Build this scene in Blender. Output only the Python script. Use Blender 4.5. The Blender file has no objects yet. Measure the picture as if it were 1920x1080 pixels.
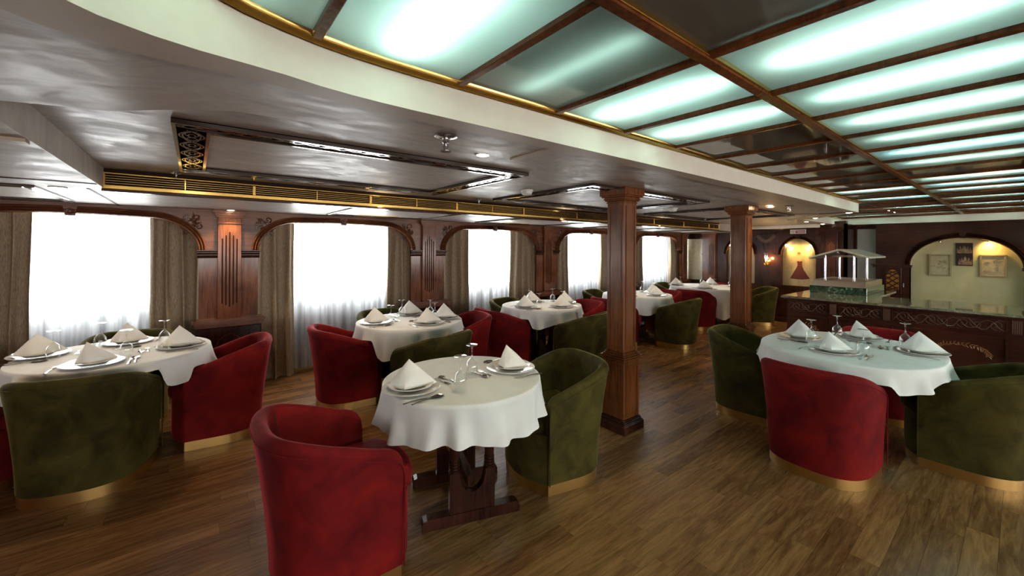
import bpy, bmesh, math, random
from mathutils import Vector, Matrix
random.seed(7)
PI = math.pi
sc = bpy.context.scene
COL = sc.collection

# ------------------------------------------------------------------ camera, world, exposure
cam = bpy.data.cameras.new('camera'); co = bpy.data.objects.new('camera', cam); COL.objects.link(co)
F_PX, YAW, ROLL = 756.6, 0.90348, -0.00547
fw = Vector((-math.sin(YAW), math.cos(YAW), 0)); rt0 = Vector((math.cos(YAW), math.sin(YAW), 0)); dn0 = Vector((0, 0, -1))
cr, sr = math.cos(ROLL), math.sin(ROLL)
rt = cr*rt0 + sr*dn0; dn = -sr*rt0 + cr*dn0
m = Matrix((rt, -dn, -fw)).transposed().to_4x4(); m.translation = Vector((0, 0, 1.55))
co.matrix_world = m
cam.sensor_width = 36; cam.lens = F_PX*36/1920; cam.shift_y = -(540-464.26)/1920
cam.clip_start = 0.03; cam.clip_end = 200
sc.camera = co
WORLD_S, TUBE_S, SPOT_S = 3.9, 15.0, 14.0
w = bpy.data.worlds.new('world'); sc.world = w; w.use_nodes = True
bg = w.node_tree.nodes['Background']; bg.inputs[0].default_value = (1.0, 0.97, 0.93, 1); bg.inputs[1].default_value = WORLD_S
vs = sc.view_settings; vs.view_transform = 'Standard'; vs.look = 'None'; vs.gamma = 1; vs.use_curve_mapping = False; vs.exposure = 2.2
sc.display_settings.display_device = 'sRGB'
try:
    sc.cycles.max_bounces = 10; sc.cycles.transparent_max_bounces = 16
    sc.cycles.sample_clamp_indirect = 6.0
    sc.cycles.caustics_reflective = False; sc.cycles.caustics_refractive = False
except Exception: pass
def portal(name, loc, rot, sx, sy):            # sampling guide at a real window opening (gives no light of its own)
    l = bpy.data.lights.new(name, 'AREA'); l.shape = 'RECTANGLE'; l.size = sx; l.size_y = sy; l.cycles.is_portal = True
    o = bpy.data.objects.new(name, l); o.location = loc; o.rotation_euler = rot; COL.objects.link(o)

# ------------------------------------------------------------------ materials
def S(c):  # sRGB 0-255 -> linear
    def f(u):
        u /= 255.0
        return u/12.92 if u <= 0.04045 else ((u+0.055)/1.055)**2.4
    return (f(c[0]), f(c[1]), f(c[2]), 1)
class NT:
    def __init__(s, name):
        s.m = bpy.data.materials.new(name); s.m.use_nodes = True
        s.t = s.m.node_tree; s.n = s.t.nodes; s.b = s.n['Principled BSDF']; s.out = s.n['Material Output']
    def add(s, t, **kw):
        n = s.n.new(t)
        for k, v in kw.items():
            if isinstance(v, (int, float, str, bool)) and hasattr(n, k): setattr(n, k, v)
        return n
    def link(s, a, b): s.t.links.new(a, b)
    def ramp(s, fac, stops):
        r = s.n.new('ShaderNodeValToRGB'); e = r.color_ramp.elements
        while len(e) < len(stops): e.new(0.5)
        for i, (p, c) in enumerate(stops): e[i].position = p; e[i].color = c
        s.link(fac, r.inputs[0]); return r
    def coords(s, scale, kind='Object'):
        tc = s.n.new('ShaderNodeTexCoord'); mp = s.n.new('ShaderNodeMapping'); mp.inputs['Scale'].default_value = scale
        s.link(tc.outputs[kind], mp.inputs[0]); return mp
    def noise(s, vec, scale, detail=4, rough=0.5, dist=0.0):
        n = s.n.new('ShaderNodeTexNoise'); n.inputs['Scale'].default_value = scale; n.inputs['Detail'].default_value = detail
        n.inputs['Roughness'].default_value = rough; n.inputs['Distortion'].default_value = dist
        s.link(vec, n.inputs['Vector']); return n
    def bump(s, h, strength, dist=0.01):
        b = s.n.new('ShaderNodeBump'); b.inputs['Strength'].default_value = strength; b.inputs['Distance'].default_value = dist
        s.link(h, b.inputs['Height']); s.link(b.outputs[0], s.b.inputs['Normal'])
def plain(name, col, rough=0.5, metal=0.0, coat=0.0, sheen=0.0, spec=0.5, emit=None, es=0.0):
    t = NT(name); b = t.b
    b.inputs['Base Color'].default_value = col; b.inputs['Roughness'].default_value = rough; b.inputs['Metallic'].default_value = metal
    b.inputs['Coat Weight'].default_value = coat; b.inputs['Coat Roughness'].default_value = 0.12; b.inputs['Sheen Weight'].default_value = sheen
    b.inputs['Specular IOR Level'].default_value = spec
    if emit: b.inputs['Emission Color'].default_value = emit; b.inputs['Emission Strength'].default_value = es
    mp = t.coords((1, 1, 1)); n = t.noise(mp.outputs[0], 9, 3)
    mx = t.add('ShaderNodeMixRGB'); mx.blend_type = 'MULTIPLY'; mx.inputs[0].default_value = 0.18; mx.inputs[1].default_value = col
    t.link(n.outputs['Fac'], mx.inputs[2]); t.link(mx.outputs[0], b.inputs['Base Color'])
    return t.m
def wood(name, dark, mid, light, axis='Z', rough=0.3, coat=0.35, sc_=1.0, bump=0.05):
    t = NT(name); st = {'X': (1.2, 14, 14), 'Y': (14, 1.2, 14), 'Z': (14, 14, 1.2)}[axis]
    mp = t.coords(tuple(a*sc_ for a in st)); n = t.noise(mp.outputs[0], 2.2, 6, 0.6, 1.2)
    mp2 = t.coords((1.5, 1.5, 1.5)); n2 = t.noise(mp2.outputs[0], 1.6, 3)
    ad = t.add('ShaderNodeMath'); ad.operation = 'MULTIPLY_ADD'; t.link(n.outputs['Fac'], ad.inputs[0]); ad.inputs[1].default_value = 0.75
    t.link(n2.outputs['Fac'], ad.inputs[2])
    sb = t.add('ShaderNodeMath'); sb.operation = 'SUBTRACT'; t.link(ad.outputs[0], sb.inputs[0]); sb.inputs[1].default_value = 0.38
    r = t.ramp(sb.outputs[0], [(0.25, dark), (0.5, mid), (0.8, light)])
    t.link(r.outputs[0], t.b.inputs['Base Color']); t.b.inputs['Roughness'].default_value = rough
    t.b.inputs['Coat Weight'].default_value = coat; t.b.inputs['Coat Roughness'].default_value = 0.15; t.b.inputs['Specular IOR Level'].default_value = 0.30
    t.bump(n.outputs['Fac'], bump); return t.m
def velvet(name, c1, c2, sheen):
    t = NT(name); mp = t.coords((1, 1, 1)); n = t.noise(mp.outputs[0], 5.5, 5, 0.6, 0.6)
    oi = t.add('ShaderNodeObjectInfo'); 
    r = t.ramp(n.outputs['Fac'], [(0.32, c1), (0.68, c2)]); t.link(r.outputs[0], t.b.inputs['Base Color'])
    t.b.inputs['Roughness'].default_value = 0.85; t.b.inputs['Specular IOR Level'].default_value = 0.15
    t.b.inputs['Sheen Weight'].default_value = 0.55; t.b.inputs['Sheen Roughness'].default_value = 0.24; t.b.inputs['Sheen Tint'].default_value = sheen
    n2 = t.noise(mp.outputs[0], 220, 2); t.bump(n2.outputs['Fac'], 0.08, 0.002); return t.m
M = {}
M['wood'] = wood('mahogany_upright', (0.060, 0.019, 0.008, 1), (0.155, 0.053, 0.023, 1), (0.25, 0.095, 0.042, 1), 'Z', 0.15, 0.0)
M['wood_h'] = wood('mahogany_level', (0.060, 0.019, 0.008, 1), (0.155, 0.055, 0.025, 1), (0.25, 0.098, 0.045, 1), 'Y', 0.26, 0.0)
M['wood_col'] = wood('column_mahogany', (0.055, 0.015, 0.004, 1), (0.145, 0.045, 0.012, 1), (0.23, 0.078, 0.022, 1), 'Z', 0.26, 0.15)
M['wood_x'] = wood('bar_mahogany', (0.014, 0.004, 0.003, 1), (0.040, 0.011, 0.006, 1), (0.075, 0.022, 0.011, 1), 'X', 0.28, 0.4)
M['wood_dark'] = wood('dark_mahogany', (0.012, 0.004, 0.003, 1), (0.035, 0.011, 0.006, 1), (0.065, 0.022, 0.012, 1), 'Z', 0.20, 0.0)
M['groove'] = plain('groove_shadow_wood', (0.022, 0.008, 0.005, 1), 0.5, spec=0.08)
M['red'] = velvet('red_velvet', (0.085, 0.0028, 0.005, 1), (0.215, 0.009, 0.007, 1), (0.90, 0.08, 0.10, 1))
M['green'] = velvet('olive_velvet', (0.022, 0.018, 0.004, 1), (0.078, 0.062, 0.012, 1), (0.66, 0.58, 0.18, 1))
M['gold'] = plain('brushed_gold', (0.72, 0.44, 0.15, 1), 0.34, 1.0)
M['brass'] = plain('polished_brass', (0.95, 0.60, 0.16, 1), 0.2, 1.0)
M['brass_dull'] = plain('aged_brass', (0.42, 0.24, 0.07, 1), 0.3, 1.0)
M['steel'] = plain('brushed_steel', (0.70, 0.58, 0.46, 1), 0.3, 1.0)
M['chrome'] = plain('chrome', (0.62, 0.62, 0.66, 1), 0.2, 1.0)
M['cutlery'] = plain('stainless_cutlery', (0.66, 0.64, 0.62, 1), 0.16, 1.0)
M['cloth'] = plain('white_cloth', (0.80, 0.79, 0.77, 1), 0.85, sheen=0.2, spec=0.2)
M['napkin'] = plain('napkin_linen', (0.84, 0.83, 0.81, 1), 0.8, sheen=0.2, spec=0.2)
M['china'] = plain('white_china', (0.80, 0.79, 0.76, 1), 0.12, coat=0.5)
M['black'] = plain('matt_black', (0.012, 0.011, 0.010, 1), 0.95, spec=0.05)
M['fret'] = plain('black_lacquer', (0.035, 0.020, 0.013, 1), 0.08, coat=1.0)
M['plastic'] = plain('white_plastic', (0.75, 0.73, 0.70, 1), 0.4)
M['bulb'] = plain('lamp_glow', (1, 0.85, 0.6, 1), 0.5, emit=(1.0, 0.80, 0.50, 1), es=SPOT_S)
M['flame'] = plain('sconce_glow', (1, 0.75, 0.4, 1), 0.5, emit=(1.0, 0.62, 0.22, 1), es=14)
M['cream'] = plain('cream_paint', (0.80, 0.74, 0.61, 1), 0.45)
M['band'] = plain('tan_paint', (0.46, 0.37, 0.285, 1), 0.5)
def ceiling_mat():
    t = NT('pearl_plaster'); mp = t.coords((3.2, 1.5, 1.0)); n = t.noise(mp.outputs[0], 1.7, 8, 0.70, 1.8)
    r = t.ramp(n.outputs['Fac'], [(0.3, (0.33, 0.284, 0.25, 1)), (0.7, (0.43, 0.38, 0.342, 1))]); t.link(r.outputs[0], t.b.inputs['Base Color'])
    rr = t.ramp(n.outputs['Fac'], [(0.38, (0.58,)*3+(1,)), (0.64, (0.36,)*3+(1,))]); t.link(rr.outputs[0], t.b.inputs['Roughness'])
    t.b.inputs['Specular IOR Level'].default_value = 0.5
    n2 = t.noise(mp.outputs[0], 9, 5, 0.6, 0.6); t.bump(n2.outputs['Fac'], 0.04, 0.004); return t.m
M['ceiling'] = ceiling_mat()
def curtain_mat():
    t = NT('linen_curtain'); mp = t.coords((60, 60, 9)); n = t.noise(mp.outputs[0], 3, 4)
    r = t.ramp(n.outputs['Fac'], [(0.3, (0.20, 0.15, 0.10, 1)), (0.7, (0.40, 0.312, 0.215, 1))]); t.link(r.outputs[0], t.b.inputs['Base Color'])
    t.b.inputs['Roughness'].default_value = 0.9; t.b.inputs['Specular IOR Level'].default_value = 0.1; t.bump(n.outputs['Fac'], 0.2, 0.003); return t.m
M['curtain'] = curtain_mat()
def mixmat(name, a, b, fac):   # a, b: functions giving shaders
    t = NT(name); t.n.remove(t.b); mx = t.add('ShaderNodeMixShader')
    if isinstance(fac, float): mx.inputs[0].default_value = fac
    else: t.link(fac(t), mx.inputs[0])
    t.link(a(t), mx.inputs[1]); t.link(b(t), mx.inputs[2]); t.link(mx.outputs[0], t.out.inputs[0]); return t.m
def sh(kind, col, rough=None):
    def f(t):
        n = t.add(kind); n.inputs['Color'].default_value = col
        if rough is not None: n.inputs['Roughness'].default_value = rough
        return n.outputs[0]
    return f
def facing(lo, hi, p):
    def f(t):
        n = t.add('ShaderNodeLayerWeight'); n.inputs[0].default_value = 0.5
        q = t.add('ShaderNodeMath'); q.operation = 'POWER'; t.link(n.outputs['Facing'], q.inputs[0]); q.inputs[1].default_value = p
        r = t.add('ShaderNodeMath'); r.operation = 'MULTIPLY_ADD'; t.link(q.outputs[0], r.inputs[0]); r.inputs[1].default_value = hi-lo; r.inputs[2].default_value = lo
        return r.outputs[0]
    return f
def fres(ior):
    def f(t):
        n = t.add('ShaderNodeFresnel'); n.inputs[0].default_value = ior; return n.outputs[0]
    return f
def sheer_fac(t):
    mp = t.coords((1, 7.5, .25)); n = t.noise(mp.outputs[0], 1.6, 3, .55, .3)
    r = t.ramp(n.outputs['Fac'], [(0.36, (0.36,)*3+(1,)), (0.60, (0.86,)*3+(1,))]); return r.outputs[0]
def sheer():
    t = NT('sheer_voile'); t.n.remove(t.b)
    a = t.add('ShaderNodeBsdfTransparent'); d = t.add('ShaderNodeBsdfDiffuse'); d.inputs[0].default_value = (0.86, 0.88, 0.9, 1)
    tr = t.add('ShaderNodeBsdfTranslucent'); tr.inputs[0].default_value = (0.80, 0.85, 0.92, 1)
    m1 = t.add('ShaderNodeMixShader'); m1.inputs[0].default_value = 0.55; t.link(d.outputs[0], m1.inputs[1]); t.link(tr.outputs[0], m1.inputs[2])
    m2 = t.add('ShaderNodeMixShader'); t.link(sheer_fac(t), m2.inputs[0]); t.link(a.outputs[0], m2.inputs[1]); t.link(m1.outputs[0], m2.inputs[2])
    t.link(m2.outputs[0], t.out.inputs[0]); return t.m
M['sheer'] = sheer()
M['pane'] = mixmat('window_glass', sh('ShaderNodeBsdfTransparent', (0.96, 0.98, 0.98, 1)), sh('ShaderNodeBsdfGlossy', (1, 1, 1, 1), 0.02), facing(0.04, 0.8, 4.0))
def frosted():
    t = NT('frosted_ceiling_glass'); t.n.remove(t.b)
    tr = t.add('ShaderNodeBsdfTranslucent'); tr.inputs[0].default_value = (0.46, 0.80, 0.71, 1)
    d = t.add('ShaderNodeBsdfDiffuse'); d.inputs[0].default_value = (0.32, 0.31, 0.265, 1)
    m1 = t.add('ShaderNodeMixShader'); m1.inputs[0].default_value = 0.5; t.link(d.outputs[0], m1.inputs[1]); t.link(tr.outputs[0], m1.inputs[2])
    g = t.add('ShaderNodeBsdfGlossy'); g.inputs['Roughness'].default_value = 0.03
    fr = t.add('ShaderNodeFresnel'); fr.inputs[0].default_value = 1.55
    m2 = t.add('ShaderNodeMixShader'); t.link(fr.outputs[0], m2.inputs[0]); t.link(m1.outputs[0], m2.inputs[1]); t.link(g.outputs[0], m2.inputs[2])
    t.link(m2.outputs[0], t.out.inputs[0]); return t.m
M['frost'] = frosted()
M['pane_edge'] = mixmat('clear_pane_back', sh('ShaderNodeBsdfTransparent', (1, 1, 1, 1)), sh('ShaderNodeBsdfTransparent', (.97, 1, .98, 1)), 0.5)
def glassy():
    t = NT('clear_glass'); b = t.b; b.inputs['Base Color'].default_value = (1, 1, 1, 1); b.inputs['Roughness'].default_value = 0.0
    b.inputs['Transmission Weight'].default_value = 1.0; b.inputs['IOR'].default_value = 1.45; return t.m
M['glass'] = mixmat('clear_glass', sh('ShaderNodeBsdfTransparent', (0.95, 0.97, 0.97, 1)), sh('ShaderNodeBsdfGlossy', (1, 1, 1, 1), 0.03), facing(0.07, 0.95, 2.0))
def tube_mat(name, c, s):
    t = NT(name); t.n.remove(t.b); e = t.add('ShaderNodeEmission'); e.inputs[0].default_value = c; e.inputs[1].default_value = s
    t.link(e.outputs[0], t.out.inputs[0]); return t.m
M['tube'] = tube_mat('fluorescent_white', (1.0, 0.97, 0.93, 1), TUBE_S)
M['tube_blue'] = tube_mat('fluorescent_daylight', (0.80, 0.92, 1.0, 1), TUBE_S)
M['tube_dim'] = tube_mat('fluorescent_dim', (1.0, 0.95, 0.90, 1), TUBE_S*0.14)  # weak glow, added to stand in for light spilling between cells
M['tube_low'] = tube_mat('fluorescent_worn', (1.0, 0.95, 0.88, 1), TUBE_S*0.62)
def floor_mat():
    t = NT('oak_plank'); oi = t.add('ShaderNodeObjectInfo'); geo = t.add('ShaderNodeNewGeometry')
    ad = t.add('ShaderNodeMath'); ad.operation = 'ADD'; t.link(oi.outputs['Random'], ad.inputs[0]); t.link(geo.outputs['Random Per Island'], ad.inputs[1])
    fr = t.add('ShaderNodeMath'); fr.operation = 'FRACT'; t.link(ad.outputs[0], fr.inputs[0])
    off = t.add('ShaderNodeVectorMath'); off.operation = 'MULTIPLY_ADD'; t.link(geo.outputs['Position'], off.inputs[0]); off.inputs[1].default_value = (16, 1.5, 1)
    cx = t.add('ShaderNodeCombineXYZ'); ml = t.add('ShaderNodeMath'); ml.operation = 'MULTIPLY'; t.link(fr.outputs[0], ml.inputs[0]); ml.inputs[1].default_value = 37
    t.link(ml.outputs[0], cx.inputs[0]); t.link(ml.outputs[0], cx.inputs[1]); t.link(cx.outputs[0], off.inputs[2])
    n = t.noise(off.outputs[0], 1.3, 7, 0.62, 1.6)
    n2 = t.noise(off.outputs[0], 7.0, 4, 0.6, 0.4)
    a = t.add('ShaderNodeMath'); a.operation = 'MULTIPLY_ADD'; t.link(n2.outputs['Fac'], a.inputs[0]); a.inputs[1].default_value = 0.35; t.link(n.outputs['Fac'], a.inputs[2])
    b = t.add('ShaderNodeMath'); b.operation = 'MULTIPLY_ADD'; t.link(fr.outputs[0], b.inputs[0]); b.inputs[1].default_value = 0.20; t.link(a.outputs[0], b.inputs[2])
    r = t.ramp(b.outputs[0], [(0.40, (0.052, 0.021, 0.008, 1)), (0.70, (0.150, 0.068, 0.024, 1)), (1.0, (0.30, 0.15, 0.053, 1))])
    t.link(r.outputs[0], t.b.inputs['Base Color']); t.b.inputs['Roughness'].default_value = 0.27; t.b.inputs['Specular IOR Level'].default_value = 0.5
    t.bump(n2.outputs['Fac'], 0.05, 0.002); return t.m
M['plank'] = floor_mat()
def marble(name, c1, c2, c3, rough=0.08):
    t = NT(name); mp = t.coords((1, 1, 1)); n = t.noise(mp.outputs[0], 9, 8, 0.7, 1.5)
    r = t.ramp(n.outputs['Fac'], [(0.36, c1), (0.55, c2), (0.68, c3)]); t.link(r.outputs[0], t.b.inputs['Base Color'])
    t.b.inputs['Roughness'].default_value = rough; t.b.inputs['Coat Weight'].default_value = 0.5; return t.m
M['marble'] = marble('green_marble', (0.006, 0.022, 0.014, 1), (0.03, 0.075, 0.048, 1), (0.32, 0.42, 0.33, 1))
M['marble_top'] = marble('pale_green_marble', (0.10, 0.10, 0.06, 1), (0.20, 0.19, 0.125, 1), (0.34, 0.32, 0.22, 1), 0.07)
M['niche'] = plain('olive_cream_paint', (0.61, 0.525, 0.29, 1), 0.7)
M['wallpaper'] = marble('pale_wallpaper', (0.68, 0.60, 0.38, 1), (0.78, 0.71, 0.48, 1), (0.84, 0.78, 0.56, 1), 0.6)
def newsprint():
    t = NT('newsprint_poster'); mp = t.coords((22, 1, 60)); n = t.noise(mp.outputs[0], 1.6, 3)
    mp2 = t.coords((7, 1, 3)); n2 = t.noise(mp2.outputs[0], 1.2, 2)
    ad = t.add('ShaderNodeMath'); ad.operation = 'ADD'; t.link(n.outputs['Fac'], ad.inputs[0]); t.link(n2.outputs['Fac'], ad.inputs[1])
    r = t.ramp(ad.outputs[0], [(0.80, (0.26, 0.20, 0.11, 1)), (1.05, (0.38, 0.31, 0.18, 1))]); t.link(r.outputs[0], t.b.inputs['Base Color'])
    t.b.inputs['Roughness'].default_value = 0.6; return t.m
M['poster'] = newsprint()
M['dress'] = plain('poster_dress_red', (0.085, 0.006, 0.006, 1), 0.6)
M['ink'] = plain('poster_ink', (0.14, 0.13, 0.08, 1), 0.6)
M['sign_white'] = plain('sign_white', (0.72, 0.70, 0.66, 1), 0.4)
M['sign_red'] = plain('sign_red', (0.42, 0.03, 0.07, 1), 0.4)
M['amber'] = plain('amber_glass', (0.36, 0.15, 0.03, 1), 0.25, coat=0.4)
M['inlay'] = plain('inlay_amber_wood', (0.24, 0.085, 0.018, 1), 0.35, coat=0.2)
M['scroll'] = plain('carved_scroll_wood', (0.13, 0.07, 0.045, 1), 0.25, coat=0.6)
M['greydoor'] = plain('grey_door_paint', (0.46, 0.38, 0.35, 1), 0.5)
M['relief'] = marble('stone_relief', (0.38, 0.30, 0.17, 1), (0.48, 0.39, 0.24, 1), (0.56, 0.47, 0.30, 1), 0.7)
M['relief_frame'] = plain('relief_frame_gold', (0.34, 0.26, 0.14, 1), 0.45)
M['photo_dark'] = plain('photo_night', (0.035, 0.015, 0.013, 1), 0.35)
M['photo_lit'] = marble('photo_pavilion', (0.10, 0.05, 0.03, 1), (0.32, 0.19, 0.11, 1), (0.60, 0.42, 0.25, 1), 0.4)
M['carve'] = plain('carved_mahogany', (0.10, 0.036, 0.018, 1), 0.35)
M['sill'] = plain('sill_grey_blue', (0.16, 0.16, 0.18, 1), 0.5)
M['roof'] = marble('hood_roof_mottled', (0.38, 0.34, 0.26, 1), (0.50, 0.45, 0.35, 1), (0.60, 0.55, 0.44, 1), 0.45)
M['housing'] = plain('light_box_grey', (0.16, 0.16, 0.15, 1), 0.8)
M['floorbase'] = plain('subfloor', (0.03, 0.015, 0.008, 1), 0.6)
M['seam'] = plain('seam_dark', (0.02, 0.008, 0.006, 1), 0.8)
M['tan_strip'] = plain('tan_strip', (0.36, 0.27, 0.17, 1), 0.4)

# ------------------------------------------------------------------ mesh helpers
class MB:
    def __init__(s): s.v = []; s.f = []
    def add(s, v, f):
        o = len(s.v); s.v += [tuple(p) for p in v]; s.f += [tuple(i+o for i in q) for q in f]; return s
    def box(s, x0, x1, y0, y1, z0, z1):
        v = [(x, y, z) for z in (z0, z1) for y in (y0, y1) for x in (x0, x1)]
        return s.add(v, [(0, 2, 3, 1), (4, 5, 7, 6), (0, 1, 5, 4), (2, 6, 7, 3), (0, 4, 6, 2), (1, 3, 7, 5)])
    def bevbox(s, x0, x1, y0, y1, z0, z1, b=0.006, seg=1):
        bm = bmesh.new(); bmesh.ops.create_cube(bm, size=1)
        bmesh.ops.scale(bm, vec=(x1-x0, y1-y0, z1-z0), verts=bm.verts); bmesh.ops.translate(bm, vec=((x0+x1)/2, (y0+y1)/2, (z0+z1)/2), verts=bm.verts)
        bmesh.ops.bevel(bm, geom=bm.edges[:], offset=min(b, (x1-x0)*.45, (y1-y0)*.45, (z1-z0)*.45), segments=seg, affect='EDGES', profile=0.5)
        bm.verts.index_update(); s.add([v.co[:] for v in bm.verts], [[v.index for v in f.verts] for f in bm.faces]); bm.free(); return s
    def strip(s, rows, closed=False):        # rows: list of equal-length point rows
        n = len(rows[0]); v = [p for r in rows for p in r]; f = []
        for i in range(len(rows)-1):
            for j in range(n if closed else n-1):
                k = (j+1) % n; f.append((i*n+j, i*n+k, (i+1)*n+k, (i+1)*n+j))
        return s.add(v, f)
    def lathe(s, prof, n=32, c=(0, 0, 0), axis='Z', caps=True):
        rows = []
        for r, z in prof:
            row = []
            for i in range(n):
                a = 2*PI*i/n; x, y = r*math.cos(a), r*math.sin(a)
                p = (x, y, z) if axis == 'Z' else ((z, x, y) if axis == 'X' else (x, z, y))
                row.append((p[0]+c[0], p[1]+c[1], p[2]+c[2]))
            rows.append(row)
        o = len(s.v); s.strip(rows, True)
        if caps:
            if prof[0][0] > 1e-5: s.f.append(tuple(o+i for i in range(n)))
            if prof[-1][0] > 1e-5: s.f.append(tuple(o+(len(prof)-1)*n+i for i in range(n)))
        return s
    def tube(s, path, r, n=8, closed=False, flat=None):
        P = [Vector(p) for p in path]; rows = []; up = None
        for i, p in enumerate(P):
            if closed: t = P[(i+1) % len(P)]-P[i-1]
            else: t = P[min(i+1, len(P)-1)]-P[max(i-1, 0)]
            t = t.normalized() if t.length > 1e-9 else Vector((0, 0, 1))
            if up is None:
                up = Vector((0, 0, 1)) if abs(t.z) < 0.9 else Vector((1, 0, 0))
            a = t.cross(up)
            if a.length < 1e-6: a = t.cross(Vector((1, 0.3, 0)))
            a.normalize(); b = a.cross(t).normalized(); up = b
            rr = r[i] if isinstance(r, (list, tuple)) else r
            rows.append([p+rr*(math.cos(2*PI*k/n)*a+math.sin(2*PI*k/n)*b) for k in range(n)])
        if closed: rows.append(rows[0])
        o = len(s.v); s.strip([[tuple(q) for q in row] for row in rows], True)
        if not closed:
            s.f.append(tuple(o+k for k in range(n))); s.f.append(tuple(o+(len(P)-1)*n+k for k in range(n)))
        return s
    def prism(s, poly, z0, z1, fn=None):      # poly 2D outline; fn(u, v, w) -> 3D
        fn = fn or (lambda u, v, w: (u, v, w)); n = len(poly)
        v = [fn(p[0], p[1], z0) for p in poly]+[fn(p[0], p[1], z1) for p in poly]
        f = [tuple(range(n-1, -1, -1)), tuple(range(n, 2*n))]+[(i, (i+1) % n, n+(i+1) % n, n+i) for i in range(n)]
        return s.add(v, f)
def mesh(name, mb, mat, smooth=True, ang=38):
    me = bpy.data.meshes.new(name); me.from_pydata(mb.v, [], mb.f)
    bm = bmesh.new(); bm.from_mesh(me); bmesh.ops.remove_doubles(bm, verts=bm.verts, dist=1e-5); bmesh.ops.recalc_face_normals(bm, faces=bm.faces); bm.to_mesh(me); bm.free()
    if smooth:
        me.polygons.foreach_set('use_smooth', [True]*len(me.polygons))
        try: me.set_sharp_from_angle(angle=math.radians(ang))
        except Exception: pass
    me.materials.append(mat); me.update(); return me
def obj(name, mb, mat, parent=None, smooth=True, ang=38):
    me = mb if isinstance(mb, bpy.types.Mesh) else mesh(name, mb, M[mat] if isinstance(mat, str) else mat, smooth, ang)
    o = bpy.data.objects.new(name, me); COL.objects.link(o)
    if parent: o.parent = parent
    return o
def tag(o, label, cat, group=None):
    o['label'] = label; o['category'] = cat
    if group: o['group'] = group
    return o
def thing(name, label, cat, loc=(0, 0, 0), rz=0.0, group=None):
    o = bpy.data.objects.new(name, None); COL.objects.link(o); o.location = loc; o.rotation_euler = (0, 0, rz); o.empty_display_size = 0.1
    return tag(o, label, cat, group)
def struct(name, mb, mat, parent=None, smooth=False):
    o = obj(name, mb, mat, parent, smooth)
    if not parent: o['kind'] = 'structure'
    return o
def place(o, loc, rz=0.0): o.location = loc; o.rotation_euler = (0, 0, rz); return o
def kids(o): return KID.get(o.name, [])
KID = {}
def dup(root, loc, rz, label=None, group=None):
    r = root.copy(); COL.objects.link(r); r.location = loc; r.rotation_euler = (0, 0, rz)
    if label: r['label'] = label
    if group: r['group'] = group
    for ch in [c for c in root.children]:
        c = ch.copy(); COL.objects.link(c); c.parent = r
        for g in [q for q in ch.children]:
            d = g.copy(); COL.objects.link(d); d.parent = c
    return r

ZA, ZB, ZG = 2.06, 1.93, 2.185        # raised tray, lower ceiling, glass ceiling
XW = -5.30                              # face of the window wall panelling
PY = [0.30+2.34*k for k in range(-2, 5)]  # pilaster centres: -4.38, -2.04, .30, 2.64, 4.98, 7.32, 9.66
YF = 9.85                               # far wall
# ------------------------------------------------------------------ floor of planks
fb = MB().box(-6.0, 4.8, -4.2, 11.2, -0.12, -0.006)
floor = struct('floor', fb, 'floorbase')
PW, PL = 0.118, 0.92
cands = []
ix = 0
x = -5.858
while x < 4.7:
    off = random.random()*PL
    y = -4.2-off
    while y < 10.6:
        y0, y1 = max(y, -4.2), min(y+PL, 10.6)
        if y1-y0 > 0.05: cands.append((x, y0, y1))
        y += PL
    x += PW
def in_view(px, py):
    d = Vector((px, py, -1.55)); z = d.dot(fw)
    if z < 0.6: return None
    u = 960+F_PX*d.dot(rt)/z; v = 464.26+F_PX*d.dot(dn)/z
    return z if -60 < u < 1980 and v < 1140 else None
vis, rest = [], []
for c in cands:
    z = in_view(c[0]+PW/2, (c[1]+c[2])/2)
    (vis if z is not None and c[2]-c[1] > PL-1e-3 else rest).append((z, c))
vis.sort(key=lambda t: t[0])
pm = MB().box(0.0006, PW-0.0006, 0.0006, PL-0.0006, -0.006, 0.0)
pme = mesh('plank', pm, M['plank'], False)
for z, c in vis[:300]:
    o = bpy.data.objects.new('plank', pme); COL.objects.link(o); o.location = (c[0], c[1], 0); o.parent = floor
rb = MB()
for z, c in vis[300:]+rest: rb.box(c[0]+.0006, c[0]+PW-.0006, c[1]+.0006, c[2]-.0006, -0.006, 0.0)
o = obj('plank_field', rb, 'plank', floor, False); o['kind'] = 'stuff'

# ------------------------------------------------------------------ window wall (left)
wl = MB()
WX0, WX1 = -5.88, -5.74
wl.box(WX0, WX1, -4.2, 10.4, 0, 0.895); wl.box(WX0, WX1, -4.2, 10.4, 1.90, 2.3)
for k in range(len(PY)): wl.box(WX0, WX1, PY[k]-0.30, PY[k]+0.30, 0.885, 1.90)
wl.box(WX0, WX1, -4.2, PY[0]-0.3, 0.885, 1.9)
struct('wall_left', wl, 'wood_dark')
for k in range(len(PY)-1):
    y0, y1 = PY[k]+0.30, PY[k+1]-0.30
    fr = MB().box(-5.83, -5.73, y0, y0+.05, .885, 1.9).box(-5.83, -5.73, y1-.05, y1, .885, 1.9).box(-5.83, -5.73, y0+.05, y1-.05, 1.85, 1.9).box(-5.83, -5.73, y0+.05, y1-.05, .885, .925)
    wn = struct('window_%d' % (k+1), fr, 'sill')
    obj('pane', MB().box(-5.79, -5.782, y0+.05, y1-.05, .925, 1.85), 'pane', wn, False)
    obj('window_sill', MB().bevbox(-5.75, -5.68, y0-.02, y1+.02, .85, .885, .006), 'sill', wn, False)
    portal('window_guide', (-5.72, (y0+y1)/2, 1.40), (0, -PI/2, 0), 0.95, y1-y0)
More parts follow.
